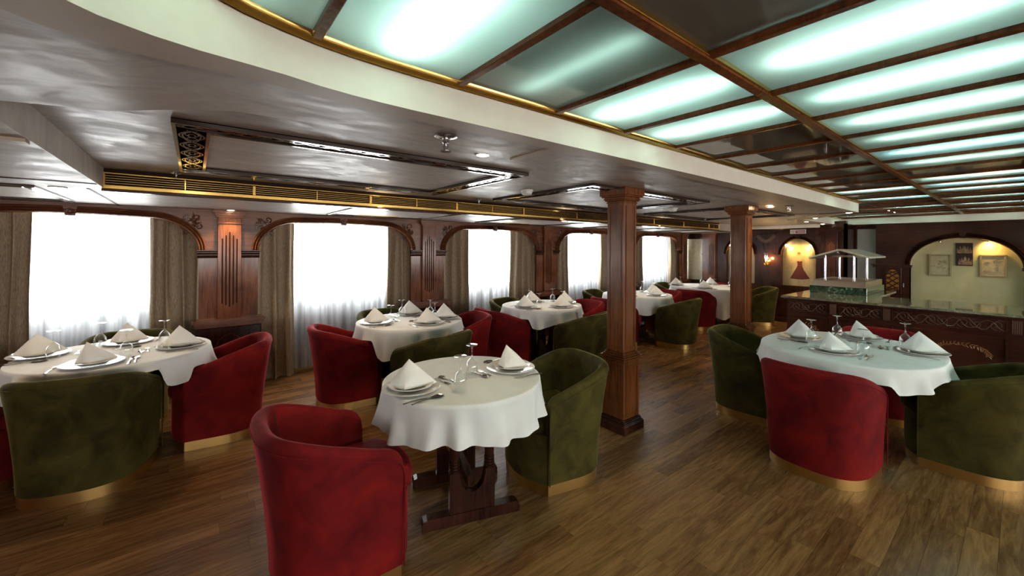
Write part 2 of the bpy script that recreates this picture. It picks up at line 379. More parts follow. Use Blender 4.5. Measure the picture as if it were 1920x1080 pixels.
    # radiator-like lower wainscot board behind the sheers
# panelling: arch for each bay
ARC = []
RC, ZI, ZT = 0.40, 1.505, 1.828
def arch_pts(y0, y1):
    pts = []
    n = 12
    for i in range(n+1):
        a = PI-PI/2*i/n; pts.append((y0+RC+RC*math.cos(a), ZI+(ZT-ZI)*math.sin(a)))
    for i in range(1, 8):
        u = i/8; pts.append((y0+RC+(y1-y0-2*RC)*u, ZT+0.012*math.sin(PI*u)))
    for i in range(n+1):
        a = PI/2-PI/2*i/n; pts.append((y1-RC+RC*math.cos(a), ZI+(ZT-ZI)*math.sin(a)))
    return pts
where = ['behind the camera on the left', 'left of the nearest window', 'nearest window at far left', 'second window from left', 'third window from left', 'fourth window from left, beside the near column', 'last window by the far wall']
win_nm = ['hidden', 'first', 'first', 'second', 'third', 'fourth', 'fifth']
def sweep2d(mb, pts, prof, fn):   # pts (u,v) path; prof list of (offset along normal, out)
    rows = []
    for i, p in enumerate(pts):
        a = pts[max(i-1, 0)]; b = pts[min(i+1, len(pts)-1)]; t = Vector((b[0]-a[0], b[1]-a[1])).normalized(); n = Vector((-t.y, t.x))
        rows.append([fn(p[0]+n.x*q[0], p[1]+n.y*q[0], q[1]) for q in prof])
    mb.strip(rows, False); return mb
mould_prof = [(a_, b_*1.7 if b_ > 0 else b_) for a_, b_ in [(0.062, 0.0), (0.062, 0.016), (0.052, 0.022), (0.044, 0.016), (0.040, 0.010), (0.036, 0.018), (0.028, 0.026), (0.020, 0.018), (0.016, 0.012), (0.012, 0.022), (0.004, 0.028), (-0.006, 0.020), (-0.008, -0.028)]]
def spiral(cx, cy, r0, turns, a0, n=26, flip=1):
    return [(cx+r0*(1-0.86*i/n)*math.cos(a0+flip*2*PI*turns*i/n), cy+r0*(1-0.86*i/n)*math.sin(a0+flip*2*PI*turns*i/n)) for i in range(n+1)]
def carving(mb, cx, cy, s, flip, fn, seed):
    rr = random.Random(seed)
    for (dx, dy, r, t, a) in [(0, 0, .052, 1.3, .4), (.065, -.045, .038, 1.2, 2.4), (-.05, .05, .040, 1.2, 3.6), (.03, .062, .034, 1.1, 5.0), (-.065, -.035, .030, 1.1, 1.2), (.045, -.10, .026, 1.1, .2), (.10, .02, .024, 1.0, 4.0)]:
        pts = spiral(cx+flip*dx*s, cy+dy*s, r*s, t, a, 18, flip)
        mb.tube([fn(p[0], p[1], 0.004) for p in pts], [0.0085*s*(1-.5*i/18) for i in range(19)], 5)
    for k in range(20):
        a = rr.random()*6.28; L = (.05+.07*rr.random())*s
        p0 = (cx+.02*math.cos(a)*s, cy+.02*math.sin(a)*s); p1 = (cx+L*math.cos(a), cy+L*math.sin(a)); mid = ((p0[0]+p1[0])/2+.015*s*math.sin(a), (p0[1]+p1[1])/2-.015*s*math.cos(a))
        mb.tube([fn(*p0, .004), fn(*mid, .007), fn(*p1, .002)], [.004*s, .011*s, .002*s], 5)
    return mb
Lw = lambda u, v, w: (XW+w, u, v)
for k in range(1, len(PY)-1):
    yc = (PY[k]+PY[k+1])/2; y0, y1 = PY[k]+0.262, PY[k+1]-0.262
    ordn = {1: 'leftmost', 2: 'second', 3: 'third', 4: 'fourth', 5: 'last'}[k]
    t = thing('window_arch', 'mahogany arch with moulded edge over the %s window bay from the left' % ordn, 'arch', (0, 0, 0), 0, 'window bay arches')
    A = arch_pts(y0, y1)
    mb = MB(); rows = [[(XW, p[0], p[1]) for p in A], [(XW, p[0], 1.93) for p in A]]
    mb.strip(rows); mb.strip([[(XW-.03, p[0], p[1]) for p in A], [(XW-.03, p[0], 1.93) for p in A]])
    mb.strip([[(XW, p[0], p[1]) for p in A], [(XW-.03, p[0], p[1]) for p in A]])
    yl, yr = PY[k], PY[k+1]
    mb.box(XW-.03, XW, yl, y0, ZI, 1.93); mb.box(XW-.03, XW, y1, yr, ZI, 1.93)
    obj('spandrel', mb, 'wood_h', t, False)
    obj('moulding', sweep2d(MB(), A, mould_prof, Lw), 'wood_h', t, True, 60)
    ks = MB().prism([(yc-.032, 1.815), (yc+.032, 1.815), (yc+.045, 1.90), (yc-.045, 1.90)], 0.0, 0.035, Lw)
    ko = obj('keystone', ks, 'wood', t, False)
    obj('rosette', MB().lathe([(0.028, .04), (.024, .052), (.012, .048), (.010, .058), (0.0, .060)], 12, (XW-.006, yc, 1.855), 'X'), 'carve', ko)
    for sgn, yy in ((1, y0+.065), (-1, y1-.065)):
        c = obj('carving', carving(MB(), yy, 1.785, 1.0, sgn, Lw, k), 'carve', t); c['kind'] = 'stuff'
for k in range(1, len(PY)):
    nm = {1: 'at the far left edge', 2: 'left of the second window', 3: 'between the second and third windows', 4: 'between the third and fourth windows', 5: 'behind the near column, before the last window', 6: 'in the corner after the last window'}[k]
    y = PY[k]
    t = thing('pilaster', 'fluted mahogany pilaster on a plinth %s' % nm, 'pilaster', (XW, y, 0), 0, 'window wall pilasters')
    hw2 = 0.262 if k < 6 else 0.19
    R_ = hw2 if k < 6 else 0.18
    obj('backboard', MB().box(-.03, .004, -hw2, R_, .74, ZI), 'wood', t, False)
    ped = obj('pedestal', MB().bevbox(-.03, .10, -.285, .285 if k < 6 else .18, 0, .70, .008), 'wood_dark', t, False)
    ring = [(0.103, .13*math.cos(a), .42+.20*math.sin(a)) for a in [2*PI*i/28 for i in range(28)]]
    obj('inlay_ring', MB().tube(ring, .004, 5, True), 'wood_h', ped)
    lg = MB()
    for i, (o_, z0, z1) in enumerate([(.105, .70, .715), (.125, .715, .735), (.115, .735, .75), (.135, .75, .77), (.10, .77, .785)]):
        e = .285+o_-.10; lg.box(-.03, o_, -e, e if k < 6 else .18, z0, z1)
    obj('ledge', lg, 'wood_h', t, False)
    obj('shaft', MB().bevbox(0, .045, -.105, .105, .785, 1.93, .004), 'wood', t, False)
    cap = MB()
    for (o_, z0, z1, e) in [(.055, 1.79, 1.80, .112), (.055, 1.855, 1.875, .118), (.07, 1.875, 1.895, .132), (.085, 1.895, 1.929, .148)]: cap.box(0, o_, -e, e, z0, z1)
    obj('capital', cap, 'wood_h', t, False)
    for sgn in ((-1, 1) if k < 6 else (-1,)):
        pr = [(0, 1.422), (.012, 1.422), (.024, 1.452), (.024, 1.458), (.032, 1.462), (.044, 1.478), (.044, 1.484), (.058, 1.498), (.058, 1.505), (0, 1.505)]
        a, b = sorted((sgn*.1055, sgn*(hw2+.012)))
        im = MB().prism(pr, a, b, lambda u, v, w: (u, w, v))
        obj('impost', im, 'wood_dark', t, False)
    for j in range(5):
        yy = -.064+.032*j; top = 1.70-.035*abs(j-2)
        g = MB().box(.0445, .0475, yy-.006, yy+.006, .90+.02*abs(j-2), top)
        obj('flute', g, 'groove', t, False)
# thin cornice where panelling meets the ceiling
struct('trim_1', MB().box(XW-.03, XW+.012, -4.2, YF, 1.905, 1.9298), 'wood_h')

# ------------------------------------------------------------------ curtains and sheers
def drape(y0, y1, x, z0, z1, n_f, amp, seed, taper=0.0, ny=None, thick=0.004):
    rr = random.Random(seed); ny = ny or n_f*12; ph = rr.random()*6; nz = 14; rows = []
    aj = [0.6+0.8*rr.random() for _ in range(n_f+2)]
    for iz in range(nz+1):
        tz = iz/nz; z = z1+(z0-z1)*tz; row = []
        for i in range(ny+1):
            u = i/ny; fu = u*n_f; k = int(fu); a = aj[k]*(1-(fu-k))+aj[k+1]*(fu-k)
            yy = y0+(y1-y0)*u+taper*tz*(u-.5)+0.006*math.sin(9*u+5*tz)
            s = math.sin(2*PI*fu+ph+0.5*math.sin(3*tz+k)); xx = x+amp*a*(0.7+0.3*tz)*(abs(s)**.75*(1 if s > 0 else -1))+0.012*math.sin(2.1*tz*3+u*4)
            row.append((xx, yy+0.25*amp*math.cos(2*PI*fu+ph), z))
        rows.append(row)
    mb = MB().strip(rows)
    if thick:
        back = [[(p[0]-thick, p[1], p[2]) for p in r] for r in rows]; mb.strip(back)
        for a, b in ((rows, back),):
            mb.strip([a[0], b[0]]); mb.strip([a[-1], b[-1]]); mb.strip([[r[0] for r in a], [r[0] for r in b]]); mb.strip([[r[-1] for r in a], [r[-1] for r in b]])
    return mb
cur = {1: [(-1.83, -1.13, 'left'), (-.36, .10, 'right')], 2: [(.52, .95, 'left'), (2.08, 2.42, 'right')], 3: [(2.86, 3.40, 'left'), (4.24, 4.76, 'right')], 4: [(5.18, 5.62, 'left'), (6.55, 7.10, 'right')], 5: [(7.54, 8.10, 'left'), (9.16, 9.62, 'right')]}
owin = {1: 'leftmost', 2: 'second', 3: 'third', 4: 'fourth', 5: 'last'}
for k, L in cur.items():
    for (a, b, sd) in L:
        tag(obj('curtain', drape(a, b, XW-.105, .015, 1.86, max(3, round((b-a)/.125)), .046, k*10+len(sd)), 'curtain', None, True, 80), 'heavy tan linen curtain hanging at the %s side of the %s window' % (sd, owin[k]), 'curtain', 'tan linen curtains')
    y0, y1 = PY[k]+.27, PY[k+1]-.27
    tag(obj('sheer_curtain', drape(y0, y1, XW-.215, .06, 1.87, 22, .016, 100+k, ny=220, thick=0), 'sheer', None, True, 80), 'white sheer voile curtain across the %s window' % owin[k], 'sheer curtain', 'white sheer curtains')

# ------------------------------------------------------------------ ceilings
ceil = struct('ceiling', MB().box(-6.0, 4.8, -4.2, 11.2, 2.42, 2.5), 'ceiling')
obj('raised_tray', MB().box(-3.82, -1.78, -.47, 7.0, ZA, ZA+.05).box(-3.82, -2.45, 7.0, 9.95, ZA, ZA+.05), 'ceiling', ceil, False)
tb = MB().box(-5.74, -3.80, -4.2, 9.95, ZB, ZB+.03).box(-3.80, -1.80, -4.2, -.47, ZB, ZB+.03)
tb.box(-3.82, -3.80, -.47, 9.95, ZB+.03, 2.1).box(-3.80, -1.80, -.49, -.47, ZB+.03, 2.1)
obj('lower_ceiling', tb, 'ceiling', ceil, False)
# soffit round the glass ceiling: inner curve from far end to near end
def zs(y):
    t = min(1, max(0, (0.22-y)/0.75)); return 2.052-(2.052-ZB)*(t*t*(3-2*t))
curve = [(-1.36, y) for y in (6.92, 6, 5, 4, 3, 2.4, 1.8, 1.4, 1.1, .9, .75, .62)]
cc = [(-1.357, .50), (-1.35, .40), (-1.335, .30), (-1.31, .20), (-1.275, .10), (-1.225, .01), (-1.16, -.07), (-1.08, -.145), (-.98, -.21), (-.86, -.262), (-.72, -.30), (-.55, -.325), (-.35, -.34), (-.1, -.345), (.3, -.345), (.8, -.345), (1.5, -.345)]
curve += cc
def nrm(i):
    a = Vector(curve[max(i-1, 0)]); b = Vector(curve[min(i+1, len(curve)-1)]); t = (b-a).normalized(); return Vector((t.y, -t.x))
inner, b1, outer, top = [], [], [], []
for i, p in enumerate(curve):
    n = nrm(i)
    if n.x > 0 and i < 12: n = -n
    if n.dot(Vector((-1, -1))) < 0: n = -n
    q = Vector(p)+n*.105
    if i < len(curve)-len(cc)+2: ot = (-1.80, p[1])
    else:
        d = Vector((p[0]+.3, p[1]-1.0)).normalized(); ot = (max(-1.80, p[0]-.7+.0), p[1]-.6) if p[0] > -1.1 else (-1.80, p[1]-(p[1] < .3)*(.25*(.5-p[1])))
    inner.append((p[0], p[1], zs(p[1])-.010)); b1.append((q.x, q.y, zs(q.y)-.010)); outer.append((ot[0], ot[1], zs(ot[1]))); top.append((p[0], p[1], 2.20))
b1u = [(p[0], p[1], zs(p[1])) for p in b1]
face_lo = inner
obj('soffit', MB().strip([b1u, outer]).strip([outer, [(p[0], p[1], p[2]+.06) for p in outer]]), 'ceiling', ceil, True, 30)
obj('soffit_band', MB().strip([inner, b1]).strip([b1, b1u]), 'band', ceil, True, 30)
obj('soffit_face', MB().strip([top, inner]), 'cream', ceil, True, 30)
rear = MB().box(-1.80, 4.8, -4.2, -.90, ZB, ZB+.03).box(1.48, 4.8, -.9, 10.4, ZA, ZA+.05).box(-1.80, 1.5, -.945, -.89, ZB, ZB+.03)
obj('rear_soffit', rear, 'ceiling', ceil, False)
# far end notch of the glass ceiling
far = [(-1.36, 6.92), (-1.50, 7.06), (-1.68, 7.28), (-1.86, 7.52), (-2.02, 7.76), (-2.14, 7.96), (-2.30, 8.02), (-2.30, 9.2), (-2.30, 10.28), (-1, 10.28), (0.4, 10.28), (1.5, 10.28)]
fi, fb1, fo, ft = [], [], [], []
fout = [(-1.80, 6.92), (-1.86, 7.1), (-1.98, 7.3), (-2.12, 7.5), (-2.28, 7.7), (-2.42, 7.9), (-2.52, 8.0), (-2.52, 9.2), (-2.52, 10.42), (-1, 10.42), (.4, 10.42), (1.5, 10.42)]
for p, q in zip(far, fout):
    fi.append((p[0], p[1], 2.042)); fo.append((q[0], q[1], 2.042)); ft.append((p[0], p[1], 2.20))
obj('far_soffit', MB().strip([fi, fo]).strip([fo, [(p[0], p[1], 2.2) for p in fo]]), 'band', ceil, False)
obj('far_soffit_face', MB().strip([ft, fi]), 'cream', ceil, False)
obj('tray_join', MB().box(-2.5, -1.36, 6.92, 8.3, 2.2, 2.24), 'ceiling', ceil, False)
obj('far_tray', MB().add([(-1.78, 6.92, 2.052), (-2.46, 6.92, 2.052), (-2.46, 10.4, 2.052)]+[(q[0], q[1], 2.052) for q in fout[8::-1]], [tuple(range(12))]), 'ceiling', ceil, False)
# small strips on the lower ceiling at the left
obj('ceiling_strip', MB().box(-2.26, -2.21, -1.6, -.475, ZB-.012, ZB), 'tan_strip', ceil, False)
obj('ceiling_strip', MB().box(-3.56, -3.53, -1.6, -.475, ZB-.004, ZB), 'groove', ceil, False)
obj('ceiling_strip', MB().box(XW, -3.86, -.565, -.55, ZB-.004, ZB), 'groove', ceil, False)
obj('ceiling_strip', MB().box(-1.80, -1.47, 1.40, 1.43, 2.044, 2.056), 'band', ceil, False)

# glass ceiling
GY = [-.229+.514*k for k in range(22)]
gx = [(-1.36, -.65), (-.65, .06), (.06, .77), (.77, 1.48)]
gc = thing('glass_ceiling', 'large backlit ceiling of frosted glass panes in a dark wooden grid', 'ceiling light', (0, 0, ZG))
lit = {0: {0: 'tube_low', 1: 'tube', 2: 'tube_dim', 3: 'tube', 4: 'tube', 11: 'tube', 13: 'tube_blue', 16: 'tube', 19: 'tube_low', 20: 'tube'},  # dim tube here is added in an unlit cell, imitating spill from its neighbour
       1: {1: 'tube_dim', 3: 'tube', 4: 'tube', 5: 'tube', 6: 'tube_low', 7: 'tube_blue', 8: 'tube_low', 10: 'tube', 11: 'tube_blue', 12: 'tube', 14: 'tube_low', 16: 'tube', 18: 'tube', 20: 'tube'},
       2: {k: 'tube' for k in range(0, 20, 2)}, 3: {k: 'tube' for k in range(1, 20, 2)}}
def pane_obj(x0, x1, y0, y1):
    o = obj('glass_pane', MB().box(x0, x1, y0, y1, 0, .006), 'frost', gc, False); me = o.data; me.materials.append(M['pane_edge'])
    for p in me.polygons: p.material_index = 0 if p.normal.z < -.5 else 1
for ci, (x0, x1) in enumerate(gx):
    rows_ = range(len(GY)-1)
    for r in rows_:
        y0, y1 = GY[r], GY[r+1]
        if y1 > 10.6: continue
        pane_obj(x0+.012, x1-.012, y0+.012, y1-.012)
        if r in lit[ci]:
            a, b = (x0+.10, x1-.06) if ci == 0 else ((x0+.13, x1-.04) if ci == 1 else (x0+.05, x1-.05))
            tb_ = MB().lathe([(.013, a), (.013, b)], 10, (0, (y0+y1)/2-.01, .055), 'X')
            obj('fluorescent_tube', tb_, lit[ci][r], gc)
# widened far part
for r in range(len(GY)-1):
    y0, y1 = GY[r], GY[r+1]
    if y0 < 7.3 or y1 > 10.6: continue
    pane_obj(-2.30, -1.372, y0+.012, y1-.012)
    if r in (16, 19, 20): obj('fluorescent_tube', MB().lathe([(.013, -2.2), (.013, -1.5)], 10, (0, (y0+y1)/2, .055), 'X'), 'tube', gc)
# grid: long mullions, cross bars, gilt edge
for x in (-.65, .06, .77):
    obj('mullion', MB().bevbox(x-.020, x+.020, -.4, 10.3, -.022, .004, .003), 'wood_col', gc, False)
    obj('gilt_bead', MB().bevbox(x+.020, x+.026, -.4, 10.3, -.016, .002, .002), 'brass', gc, False)
for r, y in enumerate(GY[1:-1]):
    for ci, (x0, x1) in enumerate(gx):
        if ci > 1 and r > 14: continue
        xx0 = -2.30 if (ci == 0 and y > 7.9) else x0
        obj('cross_bar', MB().bevbox(xx0+.005, x1-.021, y-.015, y+.015, -.018, .003, .003), 'wood_col', gc, False)
ge = [Vector(p) for p in curve]
gp = [(p[0]-0.0, p[1], -.004) for p in curve]
prof = [(0.0, .012), (.0, -.02), (-.012, -.026), (-.026, -.018), (-.034, -.006), (-.034, .012)]
rows = []
for i, p in enumerate(curve):
    n = nrm(i)
    if n.dot(Vector((-1, -1))) < 0: n = -n
    rows.append([(p[0]+n.x*q[0], p[1]+n.y*q[0], q[1]) for q in prof])
obj('gilt_edge', MB().strip(rows), 'brass', gc)
rows = []
for (a, b) in [((-2.30, 8.02), (-2.30, 10.28)), ((-2.30, 10.28), (1.5, 10.28))]:
    d = Vector((b[0]-a[0], b[1]-a[1])).normalized(); n = Vector((d.y, -d.x))
    obj('gilt_edge', MB().strip([[(p[0]+n.x*q, p[1]+n.y*q, z) for q, z in ((0, .012), (0, -.02), (.02, -.024), (.034, .0), (.034, .012))] for p in (a, b)]), 'brass', gc)
hb = MB()
hb.box(-2.4, 1.52, -.4, 10.6, .20, .22)
for x in (-.65, .06, .77): hb.box(x-.006, x+.006, -.4, 10.5, .008, .20)
for y in GY[1:-1]: hb.box(-1.36, 1.48, y-.006, y+.006, .008, .20)
hb.box(-1.40, -1.38, -.4, 7.3, .02, .20)
obj('light_box', hb, 'housing', gc, False)

# ------------------------------------------------------------------ fretwork frames on the tray
def ribbon(mb, pts, w, z0, z1, closed=False):
    n = len(pts); L = []
    for i in range(n):
        a, b = (pts[i-1], pts[(i+1) % n]) if closed else (pts[max(i-1, 0)], pts[min(i+1, n-1)])
        t = Vector((b[0]-a[0], b[1]-a[1]))
        t = t.normalized() if t.length > 1e-9 else Vector((1, 0)); q = Vector((-t.y, t.x))*w/2; p = pts[i]
        L.append([(p[0]-q.x, p[1]-q.y, z0), (p[0]+q.x, p[1]+q.y, z0), (p[0]+q.x, p[1]+q.y, z1), (p[0]-q.x, p[1]-q.y, z1)])
    if closed: L.append(L[0])
    mb.strip(L, True)
def fret_band(x0, x1, y0, y1, along):
    mb = MB(); L = (y1-y0) if along == 'Y' else (x1-x0); W = (x1-x0) if along == 'Y' else (y1-y0)
    P = (lambda s, c: (x0+W/2+c, y0+s)) if along == 'Y' else (lambda s, c: (x0+s, y0+W/2+c))
    n = max(1, round(L/.20)); p = L/n; N = n*14
    amp = W/2-.006; Z = (-.016, -.006)
    for ph in (0, PI):
        ribbon(mb, [P(L*i/N, amp*math.sin(2*PI*L*i/N/p/2+ph)) for i in range(N+1)], .0068, *Z)
        ribbon(mb, [P(L*i/N, .55*amp*math.sin(2*PI*L*i/N/p+ph+.8)) for i in range(N+1)], .0055, Z[0]+.001, Z[1])
    for k in range(n):
        c = (k+.5)*p
        ribbon(mb, [P(c+.40*p*math.cos(a), .74*amp*math.sin(a)) for a in [2*PI*i/16 for i in range(16)]], .006, Z[0]+.0005, Z[1], True)
        ribbon(mb, [P(c+.17*p*math.cos(a), .30*amp*math.sin(a)) for a in [2*PI*i/10 for i in range(10)]], .006, Z[0]+.0015, Z[1], True)
    return mb
frames = [(-.075, 1.79, 'nearest'), (2.45, 4.35, 'middle'), (5.15, 6.95, 'farthest')]
for (fy0, fy1, nm) in frames:
    X0, X1, WD = -3.44, -2.09, .13
    t = thing('ceiling_fret_frame', '%s black lacquered fretwork border framing a ceiling panel' % nm, 'ceiling frame', (0, 0, ZA), 0, 'fretwork ceiling frames')
    obj('backing', MB().box(X0, X1, fy0, fy0+WD, -.004, 0).box(X0, X1, fy1-WD, fy1, -.004, 0).box(X0, X0+WD, fy0+WD, fy1-WD, -.004, 0).box(X1-WD, X1, fy0+WD, fy1-WD, -.004, 0), 'black', t, False)
    for (a, b, c, d) in [(X0, X0+.014, fy0, fy1), (X1-.014, X1, fy0, fy1), (X0+.014, X1-.014, fy0, fy0+.014), (X0+.014, X1-.014, fy1-.014, fy1),
                         (X0+WD-.014, X0+WD, fy0+WD-.014, fy1-WD+.014), (X1-WD, X1-WD+.014, fy0+WD-.014, fy1-WD+.014), (X0+WD, X1-WD, fy0+WD-.014, fy0+WD), (X0+WD, X1-WD, fy1-WD, fy1-WD+.014)]:
        obj('rail', MB().box(a, b, c, d, -.022, -.001), 'fret', t, False)
    for (a, b, c, d, al) in [(X0+.014, X0+WD-.014, fy0+.014, fy1-.014, 'Y'), (X1-WD+.014, X1-.014, fy0+.014, fy1-.014, 'Y'), (X0+WD, X1-WD, fy0+.014, fy0+WD-.014, 'X'), (X0+WD, X1-WD, fy1-WD+.014, fy1-.014, 'X')]:
        o = obj('lattice', fret_band(a, b, c, d, al), 'fret', t); o['kind'] = 'stuff'
# plain dark bordered panels on the lower ceiling, one per window bay
for k, (a, b) in enumerate([(-3.2, -.80), (1.2, 2.35), (3.25, 4.6), (5.6, 6.9), (7.9, 9.1)]):
    nm = ['over the leftmost window', 'over the second window', 'over the third window', 'over the fourth window', 'over the last window'][k]
    t = thing('ceiling_panel', 'flat ceiling panel with thin dark rail border %s' % nm, 'ceiling panel', (0, 0, ZB), 0, 'bordered panels by the windows')
    X0, X1 = -5.02, -3.90
    for (p, q, r, s) in [(X0, X1, a, a+.05), (X0, X1, b-.05, b), (X0, X0+.05, a+.05, b-.05), (X1-.05, X1, a+.05, b-.05)]:
        obj('rail', MB().bevbox(p, q, r, s, -.016, 0, .004), 'fret', t, False)
    if k: obj('vent_strip', MB().box(X0+.12, X0+.17, (a+b)/2-.25, (a+b)/2+.25, -.006, 0), 'brass', t, False)

# ------------------------------------------------------------------ brass air grille
g = thing('air_vent_grille', 'long polished brass ventilation grille running along the ceiling step', 'vent', (-3.80, 0, 0))
Y0, Y1 = -.48, 8.2
obj('duct_back', MB().box(.002, .006, Y0, Y1, ZB+.004, 2.058), 'black', g, False)
obj('top_board', MB().bevbox(.0, .05, Y0, Y1, 2.036, 2.058, .003), 'groove', g, False)
obj('base_board', MB().bevbox(-.01, .05, Y0, Y1, 1.908, 1.926, .003), 'wood_dark', g, False)
obj('bottom_rail', MB().bevbox(.0, .055, Y0, Y1, 1.924, 1.953, .004), 'brass', g, False)
obj('top_rail', MB().bevbox(.02, .04, Y0, Y1, 2.026, 2.036, .002), 'brass', g, False)
thick = [Y0+.006, .37, 1.286, 2.208, 3.14, 4.08, 5.0, 5.93, 6.86, 7.79, Y1-.006]
for y in thick: obj('post', MB().bevbox(.018, .048, y-.012, y+.012, 1.948, 2.026, .003), 'brass', g, False)
for a, b in zip(thick[:-1], thick[1:]):
    for j in range(4):
        z = 1.967+.0155*j; obj('slat', MB().box(.022, .034, a, b, z-.0017, z+.0017), 'brass_dull', g, False)
    obj('divider', MB().box(.03, .042, (a+b)/2-.003, (a+b)/2+.003, 1.948, 2.026), 'brass', g, False)

# ------------------------------------------------------------------ downlights, sprinklers, detectors
def downlight(x, y, z, label, watt=0):
    t = thing('downlight', label, 'downlight', (x, y, z), 0, 'recessed downlights')
    obj('trim_ring', MB().lathe([(.032, 0), (.045, -.002), (.045, -.006), (.034, -.008), (.030, -.002)], 20, caps=False), 'plastic', t)
    obj('lamp', MB().lathe([(.030, -.003), (.030, -.006), (.018, -.010), (0.0, -.011)], 16), 'bulb', t)
    if watt:
        l = bpy.data.lights.new('lamp_light', 'SPOT'); l.energy = watt; l.color = (1, .74, .42); l.spot_size = 1.9; l.spot_blend = .7; l.shadow_soft_size = .03
        o = bpy.data.objects.new('lamp_light', l); o.location = (x, y, z-.02); COL.objects.link(o)
downlight(-1.833, 1.237, ZA, 'lit round downlight beyond the corner of the nearest fretwork frame', 4)
downlight(-3.90, -.70, ZB, 'lit downlight on the low ceiling at the far left', 4)
downlight(-5.13, .30, ZB, 'lit downlight right above the first complete fluted pilaster', 6)
for y, nm in ((1.377, 'above the second window table'), (3.80, 'beyond the third window bay'), (6.1, 'right of the near column'), (8.25, 'at the far end of the brass grille')):
    downlight(-3.72 if y < 8 else -3.9, y, ZB-.024 if y < 8 else ZB, 'lit downlight under the brass grille %s' % nm, 5)
for (x, y, nm) in ((-1.44, 6.82, 'at the pointed end of the long cream soffit'), (-2.02, 7.62, 'on the soffit notch, uppermost'), (-2.38, 8.5, 'on the far soffit, leftmost'), (-2.40, 9.5, 'on the far soffit, between the sign and its corner'), (-2.36, 10.34, 'at the far corner of the far soffit')):
    downlight(x, y, 2.042, 'lit downlight %s' % nm, 4)
downlight(-1.85, 5.33, 2.05, 'lit downlight just right of the top of the far column', 5)
for (x, y, nm) in ((-2.17, 5.02, 'left of the top of the far column'), (-3.36, .33, 'on the nearest fretwork border above the brass grille'), (-3.38, 1.13, 'on the nearest fretwork border, right of its twin')):
    t = thing('ceiling_hook', 'small brass hook %s' % nm, 'hook', (x, y, ZA-.018), 0, 'brass ceiling hooks')
    obj('plate', MB().lathe([(0, -.001), (.018, -.001), (.018, -.005), (.006, -.007)], 14), 'brass', t)
    obj('eye', MB().tube([(.010*math.cos(a), 0, -.018+.010*math.sin(a)) for a in [2*PI*i/12 for i in range(12)]], .003, 6, True), 'brass', t)
def sprinkler(x, y, z, label, s=1.0):
    t = thing('sprinkler', label, 'sprinkler', (x, y, z), 0, 'ceiling sprinklers')
    obj('escutcheon', MB().lathe([(.0, -.001), (.045*s, -.001), (.046*s, -.006), (.03*s, -.012), (.014*s, -.014)], 24), 'chrome', t)
    obj('body', MB().lathe([(.013*s, -.012), (.013*s, -.03*s), (.009*s, -.034*s), (.008*s, -.045*s)], 12), 'chrome', t)
    obj('frame_arm', MB().tube([(-.012*s, 0, -.032*s), (-.016*s, 0, -.045*s), (-.004*s, 0, -.062*s)], .0025*s, 6), 'chrome', t)
    obj('frame_arm', MB().tube([(.012*s, 0, -.032*s), (.016*s, 0, -.045*s), (.004*s, 0, -.062*s)], .0025*s, 6), 'chrome', t)
    obj('deflector', MB().lathe([(.006*s, -.060*s), (.022*s, -.062*s), (.022*s, -.066*s), (0, -.067*s)], 16), 'chrome', t)
sprinkler(-1.604, .883, 2.05, 'chrome sprinkler on the soffit above the front table', 1.1)
sprinkler(-3.55, 2.35, ZA, 'small sprinkler just above the brass grille, between two fretwork frames', .8)
sprinkler(-1.674, 5.378, 2.05, 'small sprinkler right of the far column', 1.0)
sprinkler(-3.62, -.10, ZA, 'small sprinkler above the left end of the brass grille', .7)
for (x, y, nm) in ((-2.716, 2.304, 'left of the near column'), (-2.739, 4.737, 'right of the near column')):
    t = thing('smoke_detector', 'white smoke detector on the ceiling %s' % nm, 'smoke detector', (x, y, ZA), 0, 'smoke detectors')
    obj('base', MB().lathe([(.055, -.001), (.055, -.012), (.05, -.016)], 24), 'plastic', t)
    obj('head', MB().lathe([(.046, -.016), (.046, -.034), (.038, -.044), (0, -.046)], 24), 'plastic', t)

# ------------------------------------------------------------------ columns
def column(x, y, label):
    t = thing('column', label, 'column', (x, y, 0), 0, 'square mahogany columns')
    def sq(mb, h, z0, z1, b=.004): return mb.bevbox(-h, h, -h, h, z0, z1, b)
    b = MB(); sq(b, .140, 0, .075, .006); sq(b, .133, .075, .085); sq(b, .125, .085, .10, .005); sq(b, .118, .10, .112)
    obj('base', b, 'wood_dark', t, False)
    obj('pedestal', sq(MB(), .108, .112, .59), 'wood_col', t, False)
    mo = MB()
    for h, z0, z1 in [(.114, .59, .60), (.124, .60, .613), (.118, .613, .622), (.128, .622, .634), (.113, .634, .645), (.104, .645, .655), (.098, .655, .665)]: sq(mo, h, z0, z1, .003)
    obj('moulding', mo, 'wood_col', t, False)
    obj('shaft', sq(MB(), .088, .665, 1.955), 'wood_col', t, False)
    c = MB()
    for h, z0, z1 in [(.094, 1.935, 1.947), (.104, 1.955, 1.965), (.112, 1.965, 1.978), (.106, 1.978, 1.986), (.126, 1.986, 1.998), (.136, 1.998, ZA-.001)]: sq(c, h, z0, z1, .003)
    obj('capital', c, 'wood_col', t, False)
    for sx, sy in ((1, 0), (-1, 0), (0, 1), (0, -1)):
        for (z0, z1, h, e) in ((.145, .56, .108, .082), (.70, 1.91, .088, .062)):
            fm = MB()
            for (a, b_, c_, d_) in [(-e, -e+.008, z0, z1), (e-.008, e, z0, z1), (-e+.008, e-.008, z0, z0+.008), (-e+.008, e-.008, z1-.008, z1)]:
                p0, p1 = (h-.001, h+.005)
                if sx: fm.box(*(sorted((sx*p0, sx*p1))), a, b_, c_, d_)
                else: fm.box(a, b_, *(sorted((sy*p0, sy*p1))), c_, d_)
            obj('panel_frame', fm, 'wood_col', t, False)
column(-2.165, 2.92, 'near square mahogany column standing on the floor in the middle of the room')
column(-2.10, 5.15, 'far square mahogany column standing behind the green chair by the bar table')

